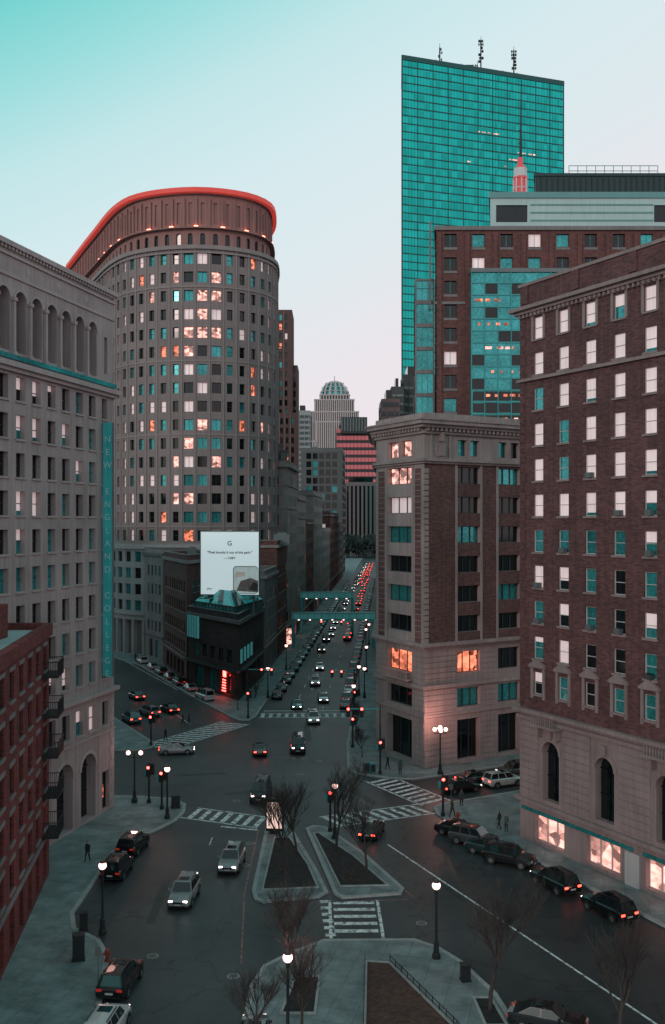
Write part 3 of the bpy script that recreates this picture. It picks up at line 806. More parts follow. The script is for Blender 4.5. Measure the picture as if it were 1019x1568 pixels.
# --- left row along the receding street
DARKB=M('brick_dark',(.05,.036,.036),.85,.3,.3,brick=(1,.3,.44,.14),bc=(.05,.04,.04))
BRN=M('brick_brown',(.13,.05,.045),.85,.3,.3,brick=(.5,.86,.44,.14),bc=(.09,.06,.06))
GRY=M('stone_soot',(.15,.14,.145),.85,.35,.25)
GRY2=M('stone_pinkgrey',(.26,.22,.22),.85,.3,.25)
def XL(Y): return ctr(Y)-10.2
def billboard_building():
    P=[(-23.9,162.5),(-14.2,147.8),(XL(172),172),(-22,174)]
    e=building('corner_shop_building',P,12.2,DARKB,GRY,fl=3.7,bay=2.9,ww=1.8,wh=2.1,base=4.6,probs=(.8,.2,.0,.0,.0),style='fm',frame=FRD,hv=0,corn=.5)
    mb=MB(); F=Fr(P[0],P[1]); F2=Fr(P[1],P[2])
    a=[(-22.6,161.5),(-15.0,150.2),(-11.8,165),(-20,170)]
    for i in range(4):
        G=Fr(a[i],a[(i+1)%4]); rect(mb,G,0,G.L,12.2,14.0,0,3)
        k=0
        while k<G.L: box(mb,G,k,k+.1,12.2,14.0,0,.08,6); k+=1.2
        box(mb,G,0,G.L,13.9,14.1,0,.12,6)
        cx=(-17.5,160)
        m=14
        for j in range(m):
            u0=G.L*j/m; u1=G.L*(j+1)/m
            A_=G(u0,14.1); B_=G(u1,14.1); C_=((B_[0]+cx[0])/2,(B_[1]+cx[1])/2,16.2); D_=((A_[0]+cx[0])/2,(A_[1]+cx[1])/2,16.2)
            mb.poly([A_,B_,C_,D_],R.choice([3,3,3,9,2]))
    box(mb,F,1.0,5.2,8.3,11.8,.55,.75,9)
    for k in range(7): box(mb,F,1.05+.6*k,1.15+.6*k,8.3,11.8,.752,.80,6)
    box(mb,F,13.2,13.9,3.2,4.4,.15,.35,10)
    for k in range(5): box(mb,F,13.0+.05*k,14.2,1.0+.42*k,1.16+.42*k,.36,.42,10)
    box(mb,F,.4,F.L-.3,4.4,4.6,.0,1.2,6)
    box(mb,F2,.4,12,4.6,4.8,.0,.9,6)
    for u in (2,5,8,11): box(mb,F2,u-.6,u+.6,5.5,7.6,.05,.2,9)
    o=mb.obj('roof_glasshouse_and_signs',mats(DARKB,GRY,FRD,ROOF,M('teal_screen',(.10,.42,.44),.5,.3,2,emis=(.2,.9,.9),es=.08))+[REDL],e)
billboard_building()
def billboard():
    e=empty('billboard'); F=Fr((-21.3,158.5),(-11.7,157.0)); mb=MB()
    box(mb,F,0,9.6,15.4,25.5,-.4,0,0); 
    for u in (-.12,9.6): box(mb,F,u,u+.12,15.2,25.7,-.45,.06,1)
    for z in (15.2,25.5): box(mb,F,0,9.6,z,z+.2,-.45,.06,1)
    for u in (1,3.5,6,8.5):
        box(mb,F,u,u+.25,11.9,25,-.8,-.5,1); box(mb,F,u,u+.12,14.8,15.0,0,1.3,1); box(mb,F,u-.2,u+.3,15.0,15.15,1.1,1.3,1)
        mb.poly([F(u,24,-.8),F(u+.2,24,-.8),F(u+.2,12.2,-4),F(u,12.2,-4)],1)
    box(mb,F,0,9.6,14.7,14.78,.05,1.1,1)
    FACE=M('poster_white',(.74,.82,.84),.5,.05,.1,emis=(.85,.97,1),es=.42)
    def rr(u0,u1,v0,v1,r,w,mi):
        pts=[]
        for cx,cy,a0 in ((u1-r,v0+r,-90),(u1-r,v1-r,0),(u0+r,v1-r,90),(u0+r,v0+r,180)):
            for t in range(5): 
                an=math.radians(a0+t*22.5); pts.append(F(cx+r*math.cos(an),cy+r*math.sin(an),w))
        mb.poly(pts,mi)
    rr(5.35,9.55,15.5,20.0,.6,.006,2)
    rr(5.5,9.5,15.6,19.85,.5,.010,3)
    mb.poly([F(5.9,16.0,.014),F(9.5,15.8,.014),F(9.5,17.6,.014),F(8.3,18.1,.014),F(6.6,17.6,.014)],4)
    mb.poly([F(5.6,18.1,.018),F(7.3,18.4,.018),F(7.4,19.0,.018),F(5.9,19.1,.018)],5)
    mb.poly([F(8.0,16.3,.018),F(9.3,16.0,.018),F(9.45,17.2,.018),F(8.7,17.5,.018)],6)
    mb.obj('board',[FACE,METG,M('poster_edge',(.5,.5,.5),.5,0),M('poster_grey',(.62,.63,.64),.5,.3,.6,emis=(.8,.9,.9),es=.2),M('poster_brown',(.34,.22,.2),.6,.5,1.5),M('poster_skin',(.70,.55,.50),.6,.2,1,emis=(1,.8,.7),es=.12),M('poster_dark',(.08,.05,.05),.6,.2,1)],e)
    ink=M('poster_ink',(.03,.035,.04),.6,0); ang=math.atan2(F.d[1],F.d[0])
    for txt,u,v,s in (('“Pixel knocks it out of the park.”',4.8,22.0,.56),('— CNET',4.8,21.1,.5),('G',4.8,23.3,1.05),('phone',1.5,16.2,.35)):
        cu=bpy.data.curves.new('text','FONT'); cu.body=txt; cu.size=s; cu.align_x='CENTER'; cu.extrude=.005; cu.offset=.012
        o=bpy.data.objects.new('poster_text',cu); COL.objects.link(o); o.parent=e; o.location=F(u,v,.03); o.rotation_euler=(math.pi/2,0,ang); cu.materials.append(ink)
billboard()
P=[(-31.9,185.5),(-24.3,163.6),(-21,176),(-24,190)]
building('brick_rowhouse',P,20.6,BRN,GRY2,fl=3.4,bay=2.3,ww=1.2,wh=1.9,base=4.2,probs=(.6,.35,.05,.0,.0),style='sl',hv=1)
building('stone_rowhouse',[(-37.6,196.5),(-32.3,187),(-27,190),(-28,193.4)],21.0,GRY2,GRY,fl=3.6,bay=2.2,ww=1.1,wh=2,base=5,probs=(.6,.38,.02,.0,.0),hv=0)
building('stone_rowhouse',[(-21,175),(XL(174),174),(XL(193),193),(-19.5,193)],17.5,GRY,GRY2,fl=3.5,bay=2.5,ww=1.3,wh=2,base=5,style='sl',probs=(.5,.42,.05,.0,.03))
building('brick_rowhouse',[(-19.5,193.2),(XL(193.2),193.2),(XL(212),212),(-9.8-.8,212),(-14,196.5)],22.5,BRN,GRY2,fl=3.5,bay=2.4,ww=1.2,wh=1.9,base=5,style='l',hv=1)
def old_block(Y0,Y1,h,wall,w=20,nm='stone_office_block',**k):
    building(nm,[(XL(Y0)-w,Y0),(XL(Y0),Y0),(XL(Y1),Y1),(XL(Y1)-w,Y1)],h,wall,GRY2,**k)
old_block(213,236,39.5,GRY2,3.4,fl=4.2,bay=3.2,ww=1.1,wh=2.4,probs=(.75,.2,.05,.0,.0),courses=(30,35),corn=.7,hv=0)
old_block(236.3,262,33,GRY2,18,fl=3.7,bay=2.6,ww=1.3,wh=2,courses=(28,))
old_block(262.3,290,27,BRN,18,nm='brick_office_block',fl=3.5,bay=2.6,ww=1.3,wh=2)
old_block(290.3,330,35.5,GRY2,18,fl=3.8,bay=2.8,ww=1.3,wh=2)
old_block(331,375,24,GRY2,22,fl=3.8,bay=2.8,ww=1.5,wh=2)
old_block(376,440,30,BRN,22,nm='brick_office_block',fl=3.8,bay=2.8,ww=1.5,wh=2)
old_block(441,490,26,GRY,22,fl=3.8,bay=3,ww=1.5,wh=2)
mb=MB()
for x,y,z,h in ((-11.8,216,39.5,4.5),(-10.6,214.5,39.5,3),(-9.9,240,33,4),(-8.6,268,27,5)): wbox(mb,x-.7,x+.7,y-.7,y+.7,z,z+h,0); wbox(mb,x-.85,x+.85,y-.85,y+.85,z+h,z+h+.3,0)
mb.obj('roof_chimneys',[GRY])
building('dark_grid_office_building',[(-16,500),(5,500),(7,540),(-16,540)],64,M('grid_concrete',(.13,.125,.13),.8,.2,.1),METG,fl=4.2,bay=3.3,ww=2.5,wh=3.0,base=0,probs=(.7,.25,.05,.0,.0),dep=.3,corn=.2,hv=2)
def XR(Y): return ctr(Y)+10.4
for (a,b,h,w) in ((186,225,30,GRY),(226,270,26,BRN),(271,330,31,GRY2),(331,400,24,GRY),(401,480,28,BRN)):
    building('stone_office_block' if w is not BRN else 'brick_office_block',[(XR(a),a),(XR(a)+19,a),(XR(b)+19,b),(XR(b),b)],h,w,GRY2,fl=3.7,bay=2.9,ww=1.4,wh=2)
building('stone_office_block',[(-82,122),(-34,124),(-44,146),(-70,196),(-95,196)],32,GRY2,GRY,fl=3.7,bay=3,ww=1.4,wh=2)

BRT=M('tower_brown',(.12,.062,.06),.85,.2,.1)
def slim():
    mb=MB()
    for (x0,x1,y0,y1,h) in ((-20.5,-14.6,350,368,103),(-14.59,-12.7,352,368,83.5),(-22,-12.2,348,349.9,66)):
        PP=[(x0,y0),(x1,y0),(x1,y1),(x0,y1)]
        for i in range(4):
            F=Fr(PP[i],PP[(i+1)%4]); L=F.L; z=0; cs=cols_for(L,1.95,.9,.2)
            while z<h-3: winrow(mb,F,0,L,z,z+3.4,cs,z+.7,z+2.8,picker(.6,.25,.12,.02,.01),.3); z+=3.4
            rect(mb,F,0,L,z,h)
            for c in cs: box(mb,F,c[0]-.5,c[0]-.2,10,h,0,.2,1)
        mb.poly([(*p,h) for p in PP],7)
    mb.obj('slender_brown_tower',mats(BRT,M('tower_brown_trim',(.2,.16,.16),.8,.1),FRD))
slim()
def domed():
    mb=MB(); A=M('domed_tower_stone',(.52,.43,.44),.8,.08,.02)
    def blk(x0,x1,y0,y1,z0,z1,step=2.4):
        PP=[(x0,y0),(x1,y0),(x1,y1),(x0,y1)]
        for i in range(4):
            F=Fr(PP[i],PP[(i+1)%4]); rect(mb,F,0,F.L,z0,z1,0,2)
            u=0
            while u<F.L-.5: box(mb,F,u,u+1.35,z0,z1,0,.6,0); u+=step
            box(mb,F,-.3,F.L+.3,z1-1.4,z1,.0,.9,0)
        mb.poly([(*p,z1) for p in PP],7)
    blk(-25,29,1100,1150,0,152); blk(-18,22,1094,1099.9,0,140); blk(-20,24,1104,1146,152,166); blk(-14,19,1108,1142,166,172,3.2)
    blk(-25,-19,1092,1099.8,0,118); blk(23,29,1092,1099.8,0,120)
    c=(2.3,1125); r=17; n=16
    for i in range(n):
        a0=2*math.pi*i/n
        for j in range(5):
            t0=j*math.pi/10; t1=(j+1)*math.pi/10
            def pt(rr,aa,tt): return (c[0]+rr*math.cos(tt)*math.cos(aa),c[1]+rr*math.cos(tt)*math.sin(aa),172+rr*1.05*math.sin(tt))
            mb.poly([pt(r,a0,t0),pt(r,a0+.16,t0),pt(r,a0+.16,t1),pt(r,a0,t1)],0)
            mb.poly([pt(r*.93,a0,t0),pt(r*.93,a0+2*math.pi/n,t0),pt(r*.93,a0+2*math.pi/n,t1),pt(r*.93,a0,t1)],3)
    for z in (176,181,186): 
        rr=r*math.cos(math.asin(min(1,(z-172)/(r*1.05))))+.3
        for i in range(24):
            a=2*math.pi*i/24; b=2*math.pi*(i+1)/24
            mb.poly([(c[0]+rr*math.cos(a),c[1]+rr*math.sin(a),z),(c[0]+rr*math.cos(b),c[1]+rr*math.sin(b),z),(c[0]+rr*math.cos(b),c[1]+rr*math.sin(b),z+.7),(c[0]+rr*math.cos(a),c[1]+rr*math.sin(a),z+.7)],0)
    wbox(mb,c[0]-.4,c[0]+.4,c[1]-.4,c[1]+.4,189,195,0)
    mb.obj('domed_office_tower',mats(A,A,FRD))
domed()
def striped(name,x0,x1,y0,y1,h,wall,band,fl=3.8,bh=1.9,vert=False):
    mb=MB(); PP=[(x0,y0),(x1,y0),(x1,y1),(x0,y1)]
    for i in range(4):
        F=Fr(PP[i],PP[(i+1)%4]); rect(mb,F,0,F.L,0,h,0,0)
        if vert:
            u=.6
            while u<F.L-1: box(mb,F,u,u+bh,3,h-3,0,.25,2); u+=fl
        else:
            z=4
            while z<h-3: box(mb,F,.5,F.L-.5,z,z+bh,0,.25,1); z+=fl
            u=2
            while u<F.L-1: box(mb,F,u,u+.35,3,h-3,0,.32,0); u+=3.2
    mb.poly([(*p,h) for p in PP],2); wbox(mb,x0+2,x1-(x1-x0)*.4,y0+3,y1-3,h,h+4,2)
    return mb.obj(name,[wall,band,GD])
striped('striped_office_building',3.5,46,850,890,108,M('dark_recess',(.06,.05,.055),.8,.1),M('red_band',(.50,.14,.16),.7,.15,.02,emis=(1,.2,.22),es=.15),6.3,3.6)
wb=MB(); wbox(wb,7,30,846,849.9,104,118,0)
for k in range(9): wbox(wb,7.5+2.5*k,8.6+2.5*k,845.6,845.99,106,117,1)
wb.obj('plant_room_building',[M('plant_room',(.05,.05,.05),.8,.2),METG])
striped('pale_striped_tower',-25.5,-15.8,700,720,107,M('pale_concrete',(.35,.34,.35),.8,.1),M('dark_band',(.06,.08,.09),.5,.1),3.9,2.1)
striped('concrete_office_slab',11,48,800,830,60,M('mid_concrete',(.18,.15,.155),.8,.2,.05),METG,3.4,1.6,vert=True)
striped('brown_office_tower',20,27.5,400,420,77.5,M('rose_concrete',(.17,.11,.11),.8,.2),M('dark_band2',(.05,.05,.06),.5,.1),3.7,1.7)
striped('dark_stepped_tower',25.5,31,425,440,86,M('dark_concrete2',(.09,.085,.09),.8,.2),M('pale_band',(.3,.28,.28),.7,.1),3.7,.8)
striped('dark_stepped_tower',31.2,45,430,450,92,M('dark_concrete3',(.05,.055,.06),.8,.2),M('band3',(.1,.12,.12),.7,.1),3.7,1.2)
for k,(x,y,w,d,h) in enumerate(((-60,900,40,30,60),(-120,800,50,40,55),(60,1000,50,40,62),(-10,980,24,30,48),(130,900,60,40,70),(-200,1000,80,40,50),(220,1100,80,60,60),(30,1300,120,40,40),(-90,1300,90,40,45))):
    striped('distant_office_building',x,x+w,y,y+d,h,M('dist_%d'%k,(.16,.15,.155),.8,.15,.05),M('distb_%d'%k,(.07,.09,.1),.5,.1),4,1.8)

# ---------------------------------------------------------------- trees
def tree_mesh(seed,H,spread=1.0):
    r=random.Random(seed); mb=MB()
    def tube(p,q,r0,r1,n):
        d=(q-p).normalized(); a=d.orthogonal().normalized(); b=d.cross(a)
        A=[p+(a*math.cos(2*math.pi*k/n)+b*math.sin(2*math.pi*k/n))*r0 for k in range(n)]
        B=[q+(a*math.cos(2*math.pi*k/n)+b*math.sin(2*math.pi*k/n))*r1 for k in range(n)]
        for k in range(n): mb.poly([A[k],A[(k+1)%n],B[(k+1)%n],B[k]],0)
    def br(p,d,L,rad,lv):
        ns=3 if lv<4 else 2; pts=[p]
        for k in range(ns):
            d=(d+Vector((r.uniform(-1,1),r.uniform(-1,1),r.uniform(-.2,.9)))*(.12 if lv<2 else .22)).normalized()
            q=p+d*(L/ns); r1=max(.0055,rad*(1-.4*(k+1)/ns)); r0=max(.0065,rad*(1-.4*k/ns))
            tube(p,q,r0,r1,6 if lv<2 else (4 if lv<3 else 3)); p=q; pts.append(q)
        if lv>=5: return
        nc=[4,4,3,3,2][lv]
        for k in range(nc):
            t=r.uniform(.35,1.0) if lv>0 else r.uniform(.62,1)
            idx=min(ns-1,int(t*ns)); s=pts[idx].lerp(pts[idx+1],t*ns-idx)
            an=r.uniform(0,6.283); side=Vector((math.cos(an),math.sin(an),0))
            nd=(d*r.uniform(.7,1.1)+side*r.uniform(.4,.8)*spread+Vector((0,0,.28))).normalized()
            br(s,nd,L*r.uniform(.52,.8),rad*r.uniform(.42,.6),lv+1)
        br(pts[-1],d,L*.66,rad*.6,lv+1)
    br(Vector((0,0,0)),Vector((r.uniform(-.05,.05),r.uniform(-.05,.05),1)),H*.30,H*.014,0)
    return mb
BARK=M('bark',(.060,.047,.045),.9,.3,3)
TM=[tree_mesh(s,8,sp).mesh('bare_tree',[BARK]) for s,sp in ((3,.95),(9,1.05),(21,1.1))]
for (x,y,k,s,rz) in ((-3.6,75,0,1.1,0),(-2.9,79.5,1,1.0,1),(2.6,74.8,2,1.0,2),(.3,80,0,1.15,3),(-1.9,55.5,1,1.1,.5),(-1.6,51,2,.95,4),(8.7,54,0,1.15,2.2),(14.3,49,1,1.15,5.1),(-4.0,49.5,0,.75,1.7),
                     (-13.5,140,1,.65,0),(-11.8,150,0,.75,1),(3.4,112,2,.6,2),(2.9,124,1,.75,3),(-12.0,158,2,.75,2)):
    put('bare_tree',TM[k],(x,y,.14),rz,s)
def leafmass():
    mb=MB(); r=random.Random(5)
    for _ in range(60):
        cx=r.uniform(5,50); cy=r.uniform(745,775); h=r.uniform(9,19); rad=r.uniform(3,5)
        for k in range(40):
            a=r.uniform(0,6.28); t=r.uniform(-1,1); q=math.sqrt(max(0,1-t*t)); s=r.uniform(.6,1.4); rr=rad*r.uniform(.5,1)
            p=Vector((cx+rr*q*math.cos(a),cy+rr*q*math.sin(a),h-rad+rr*t)); u=Vector((r.uniform(-1,1),r.uniform(-1,1),r.uniform(-1,1))).normalized()*s; v=u.orthogonal().normalized()*s
            mb.poly([p-u,p-v,p+u,p+v],0)
        wbox(mb,cx-.2,cx+.2,cy-.2,cy+.2,0,h-rad,0)
    mb.obj('distant_trees',[M('foliage_dark',(.035,.045,.045),.9,.4,.3)])
leafmass()

# ---------------------------------------------------------------- vehicles
TYRE=M('tyre_rubber',(.012,.012,.013),.8,0); HUB=M('wheel_alloy',(.3,.31,.32),.3,0,metal=.8)
CG=M('car_glass',(.01,.018,.02),.04,0,spec=1.0)
CP={}
for nm,c in dict(black=(.008,.009,.011),grey=(.06,.068,.075),silver=(.28,.31,.32),white=(.58,.60,.60),teal=(.04,.17,.18),darkteal=(.012,.04,.044),red=(.22,.02,.02)).items():
    CP[nm]=M('car_paint_'+nm,c,.25,0,metal=.25)
    CP[nm].node_tree.nodes['Principled BSDF'].inputs['Coat Weight'].default_value=.7
PLATE=M('number_plate',(.5,.5,.5),.5,0)
def car_mesh(kind,on):
    mb=MB(); 
    if kind=='sedan':
        w=.92; st=[(-2.36,.48,.72,.72),(-2.3,.3,.90,.88),(-2.0,.22,1.0,.97),(-1.3,.2,1.0,1),(-.3,.2,.97,1),(.8,.2,.95,1),(1.3,.2,.93,.99),(1.9,.22,.84,.96),(2.22,.26,.74,.86),(2.36,.36,.60,.70)]
        g=(1.05,.30,-.95,-1.75,.94,1.44)
    elif kind=='suv':
        w=.97; st=[(-2.36,.48,.85,.86),(-2.32,.34,1.05,.94),(-2.1,.28,1.12,.99),(-1.3,.26,1.12,1),(0,.26,1.09,1),(.9,.26,1.07,1),(1.4,.26,1.05,.99),(2.0,.28,.98,.97),(2.25,.32,.88,.89),(2.38,.42,.70,.76)]
        g=(1.1,.5,-1.95,-2.28,1.06,1.72)
    else:
        w=1.0; st=[(-2.6,.45,1.0,.93),(-2.57,.32,1.2,.98),(-2.2,.28,1.25,1),(-1.2,.28,1.22,1),(0,.28,1.2,1),(1.2,.28,1.15,1),(1.9,.28,1.12,.99),(2.4,.3,1.0,.95),(2.6,.4,.8,.84)]
        g=(1.75,1.05,-2.45,-2.56,1.14,2.05)
    def ringp(x,zl,zt,wf):
        W=w*wf; return [(x,-W*.86,zl),(x,-W*.98,zl+.14),(x,-W,(zl+zt)/2),(x,-W*.96,zt-.12),(x,-W*.84,zt),(x,0,zt+.035),(x,W*.84,zt),(x,W*.96,zt-.12),(x,W,(zl+zt)/2),(x,W*.98,zl+.14),(x,W*.86,zl)]
    rs=[ringp(*s) for s in st]
    for a,b in zip(rs,rs[1:]):
        for k in range(10): mb.poly([a[k],a[k+1],b[k+1],b[k]],0)
        mb.poly([a[10],a[0],b[0],b[10]],4)
    mb.poly(rs[0],0); mb.poly(rs[-1][::-1],0)
    xf,rf,rb,xb,zb,zr=g; bw=w*.88; tw=w*.70
    def q4(pts,mi,ins=None):
        mb.poly(pts,mi)
        if ins is not None:
            c=[sum(p[i] for p in pts)/4 for i in range(3)]
            n=(Vector(pts[1])-Vector(pts[0])).cross(Vector(pts[3])-Vector(pts[0])).normalized()
            if n.dot(Vector(c)-Vector((0,0,zb)))<0: n=-n
            mb.poly([tuple(Vector([p[i]*(1-ins)+c[i]*ins for i in range(3)])+n*.012) for p in pts],1)
    B=[(xf,-bw,zb),(xf,bw,zb),(xb,bw*.96,zb+.02),(xb,-bw*.96,zb+.02)]; T=[(rf,-tw,zr-.03),(rf,tw,zr-.03),(rb,tw*.97,zr-.02),(rb,-tw*.97,zr-.02)]
    q4([B[0],B[1],T[1],T[0]],0,.09); q4([B[2],B[3],T[3],T[2]],0,.14)
    for s in (1,-1):
        b0=(xf,s*bw,zb); b1=(xb,s*bw*.96,zb+.02); t0=(rf,s*tw,zr-.03); t1=(rb,s*tw*.97,zr-.02)
        def L(a,b,t): return tuple(a[i]+(b[i]-a[i])*t for i in range(3))
        nn=3 if kind!='sedan' else 2
        for k in range(nn): q4([L(b0,b1,k/nn),L(b0,b1,(k+1)/nn),L(t0,t1,(k+1)/nn),L(t0,t1,k/nn)],0,.11)
        wbox(mb,xf-.35,xf-.2,min(s*w*.93,s*w*1.12),max(s*w*.93,s*w*1.12),zb+.02,zb+.16,0)
    mid=[((T[0][0]*.7+T[3][0]*.3),0,zr+.03),((T[0][0]*.2+T[3][0]*.8),0,zr+.03)]
    mb.poly([T[0],T[1],mid[0]],0); mb.poly([T[2],T[3],mid[1]],0); mb.poly([T[1],T[2],mid[1],mid[0]],0); mb.poly([T[3],T[0],mid[0],mid[1]],0)
    mb.poly([(rf-.3,-tw*.6,zr+.032),(rf-.3,tw*.6,zr+.032),(rf-1.0,tw*.6,zr+.034),(rf-1.0,-tw*.6,zr+.034)],1)
    if kind!='sedan':
        for s in (-1,1): wbox(mb,rb+.3,rf-.3,s*tw*.9-.025,s*tw*.9+.025,zr+.02,zr+.07,4)
    xw=1.42 if kind!='van' else 1.65; rw=.33 if kind=='sedan' else .37
    for x in (-xw,xw):
        for s in (-1,1):
            n=14; y0=s*(w-.2); y1=s*(w+.015)
            c=[(x+rw*math.cos(2*math.pi*k/n),rw+rw*math.sin(2*math.pi*k/n)) for k in range(n)]
            for k in range(n): a,b=c[k],c[(k+1)%n]; mb.poly([(a[0],y0,a[1]),(b[0],y0,b[1]),(b[0],y1,b[1]),(a[0],y1,a[1])],2)
            mb.poly([(a[0],y1,a[1]) for a in c],2)
            mb.poly([(x+rw*.6*math.cos(2*math.pi*k/n),y1+s*.008,rw+rw*.6*math.sin(2*math.pi*k/n)) for k in range(n)],3)
            for k in range(8):
                a0=math.pi*k/8; a1=math.pi*(k+1)/8; r0=rw+.02; r1=rw+.09; yy=s*(w+.006)
                mb.poly([(x+r0*math.cos(a0),yy,rw+r0*math.sin(a0)),(x+r1*math.cos(a0),yy,rw+r1*math.sin(a0)),(x+r1*math.cos(a1),yy,rw+r1*math.sin(a1)),(x+r0*math.cos(a1),yy,rw+r0*math.sin(a1))],4)
    for s in (-1,1):
        for xx in (.9,-.25,-1.15): wbox(mb,xx-.012,xx+.012,min(s*w*.995,s*w*1.006),max(s*w*.995,s*w*1.006),.4,st[4][2]-.12,4)
    fz=st[-2][2]; fx=st[-1][0]; rx=st[0][0]; rz=st[1][2]
    for s in (-1,1):
        y0,y1=sorted((s*w*.44,s*w*.76)); wbox(mb,fx-.16,fx-.02,y0,y1,fz-.17,fz-.05,5)
        y0,y1=sorted((s*w*.5,s*w*.86)); wbox(mb,rx+.0,rx+.08,y0,y1,rz-.26,rz-.10,6)
    wbox(mb,fx-.1,fx+.012,-w*.4,w*.4,fz-.32,fz-.14,4); wbox(mb,fx-.1,fx+.02,-w*.6,w*.6,.36,.46,4)
    wbox(mb,fx-.05,fx+.03,-.25,.25,.48,.58,7); wbox(mb,rx-.03,rx+.05,-.25,.25,.62,.74,7); wbox(mb,rx-.02,rx+.1,-w*.7,w*.7,.38,.46,4)
    return mb
CACHE={}
def car(kind,colr,x,y,ang,on=True):
    key=(kind,colr,on)
    if key not in CACHE:
        CACHE[key]=car_mesh(kind,on).mesh(kind+'_'+colr,[CP[colr],CG,TYRE,HUB,METD,HEADL if on else HEADO,TAILL if on else TAILO,PLATE])
    nm={'sedan':'car','suv':'suv','van':'van'}[kind] if on else {'sedan':'parked_car','suv':'parked_suv','van':'parked_van'}[kind]
    return put(nm,CACHE[key],(x,y,.005),math.radians(ang),.88)
S=-90
for a in [('suv','silver',-10.6,70.0,S-4,1),('suv','silver',-7.9,76.8,S-4,1),('van','darkteal',-7.0,96,S-3,1),('van','black',-4.1,116,S+2,1),('sedan','grey',-8.5,114.5,95,1),
          ('sedan','silver',-18.2,114.5,8,1),('suv','white',-2.6,132.5,S+4,1),('sedan','teal',-5.2,142.5,S+3,1),('sedan','silver',-1.4,148,S+3,1),('suv','white',-2.9,163,S+3,1),('sedan','white',-2.4,180,S+3,1),
          ('sedan','black',3.4,84.6,75,1),('suv','black',-16.5,75.2,86,0),('suv','black',-16.4,80.6,82,0),('suv','black',-12.3,56.9,84,0),('suv','white',-11.9,51.4,84,1),('sedan','grey',-4.0,50.5,95,1),('sedan','black',11.5,52.3,-20,0),
          ('sedan','black',10.9,84.6,-32,0),('suv','grey',11.9,82.2,-32,0),('sedan','darkteal',12.9,79.8,-32,0),('suv','black',14.0,77.4,-32,0),('suv','black',16.4,72.3,116,1),('suv','black',19.0,67.4,116,1),
          ('sedan','black',12.9,98.3,25,1),('sedan','darkteal',14.8,101.6,25,1),('suv','white',17.5,100.5,25,1),('suv','grey',19.5,104.5,205,1),('sedan','black',21,98.5,25,0),('sedan','grey',23,107,205,1),
          ('suv','silver',-25.6,137,125,1),('sedan','black',-23.2,139.5,120,1),('suv','teal',-27.2,132.5,118,1),('sedan','grey',-30,150,118,1),
          ('van','white',-19.4,149.0,118,0),('sedan','silver',-22.8,157.0,113,0),('suv','black',-25.4,162.4,113,0),('sedan','grey',-27.9,168.2,113,0),('suv','darkteal',-30.4,174.0,113,0),('sedan','silver',-33.0,180.0,113,0),('suv','white',-36.4,187.4,113,0)]:
    car(a[0],a[1],a[2],a[3],a[4],bool(a[5]))
cl=['black','grey','silver','white','teal','darkteal','black','grey','black']
Y=151
while Y<430:
    car(R.choice(['sedan','suv','sedan']),R.choice(cl),ctr(Y)-5.5,Y,S+3,False); Y+=R.uniform(5.4,8)
Y=143
while Y<460:
    if not 150<Y<152: car(R.choice(['sedan','suv','sedan']),R.choice(cl),ctr(Y)+5.4,Y,87,False)
    Y+=R.uniform(5.4,7.6)
for k,off,a in ((0,-2.0,S+3),(1,2.0,87)):
    Y=205 if k==0 else 225
    while Y<640: car(R.choice(['sedan','suv','van','sedan']),R.choice(cl),ctr(Y)+off+R.uniform(-.4,.4),Y,a,True); Y+=R.uniform(8,19)
Y=430
while Y<640: car('sedan',R.choice(cl),ctr(Y),Y,87,True); Y+=R.uniform(10,20)

# ---------------------------------------------------------------- street furniture
def lathe(mb,x,y,prof,n=10,mi=0):
    for (r0,z0),(r1,z1) in zip(prof,prof[1:]):
        for k in range(n):
            a=2*math.pi*k/n;b=2*math.pi*(k+1)/n
            mb.poly([(x+r0*math.cos(a),y+r0*math.sin(a),z0),(x+r0*math.cos(b),y+r0*math.sin(b),z0),(x+r1*math.cos(b),y+r1*math.sin(b),z1),(x+r1*math.cos(a),y+r1*math.sin(a),z1)],mi)
def globe(mb,x,y,z,r): lathe(mb,x,y,[(r*math.sin(t*math.pi/8)+.001,z-r*math.cos(t*math.pi/8)) for t in range(9)],12,1)
lm=MB(); lathe(lm,0,0,[(.26,0),(.26,.25),(.19,.32),(.15,.9),(.18,.96),(.09,1.05),(.065,3.9),(.12,3.95),(.1,4.15),(.17,4.22)]); globe(lm,0,0,4.48,.26); lathe(lm,0,0,[(.20,4.66),(.12,4.80),(.03,4.95),(.001,5.05)])
LAMP=lm.mesh('street_lamp',[METD,GLOBE])
def multi(arms,top):
    l2=MB(); lathe(l2,0,0,[(.3,0),(.3,.3),(.2,.4),(.14,1.1),(.09,1.2),(.07,4.6),(.1,4.7)])
    for an in arms:
        dx,dy=.6*math.cos(an),.6*math.sin(an)
        wbox(l2,min(-.03,dx),max(.03,dx),min(-.03,dy),max(.03,dy),4.3,4.37,0); wbox(l2,dx-.05,dx+.05,dy-.05,dy+.05,4.3,4.55,0); globe(l2,dx,dy,4.75,.21)
    if top: globe(l2,0,0,4.95,.22)
    return l2.mesh('multi_globe_street_lamp',[METD,GLOBE])
LAMP4=multi((0,math.pi/2,math.pi,-math.pi/2),True); LAMP2=multi((0,math.pi),False)
def lamp(x,y,me=LAMP,nm='street_lamp',s=1,e=70):
    o=put(nm,me,(x,y,.14),0,s)
    li=bpy.data.lights.new('lamp_light','POINT'); li.energy=e; li.color=(1,.46,.38); li.shadow_soft_size=.3
    lo=bpy.data.objects.new('lamp_light',li); COL.objects.link(lo); lo.parent=o; lo.location=(0,0,5.5)
for p in ((6.4,60.4),(-15.0,63.9),(-2.3,50.4),(-15.0,88.9),(.2,83.3)): lamp(*p)
lamp(11.5,104.6,LAMP4,'multi_globe_street_lamp',1,420); lamp(-19.0,94.0,LAMP2,'double_globe_street_lamp',1,70)
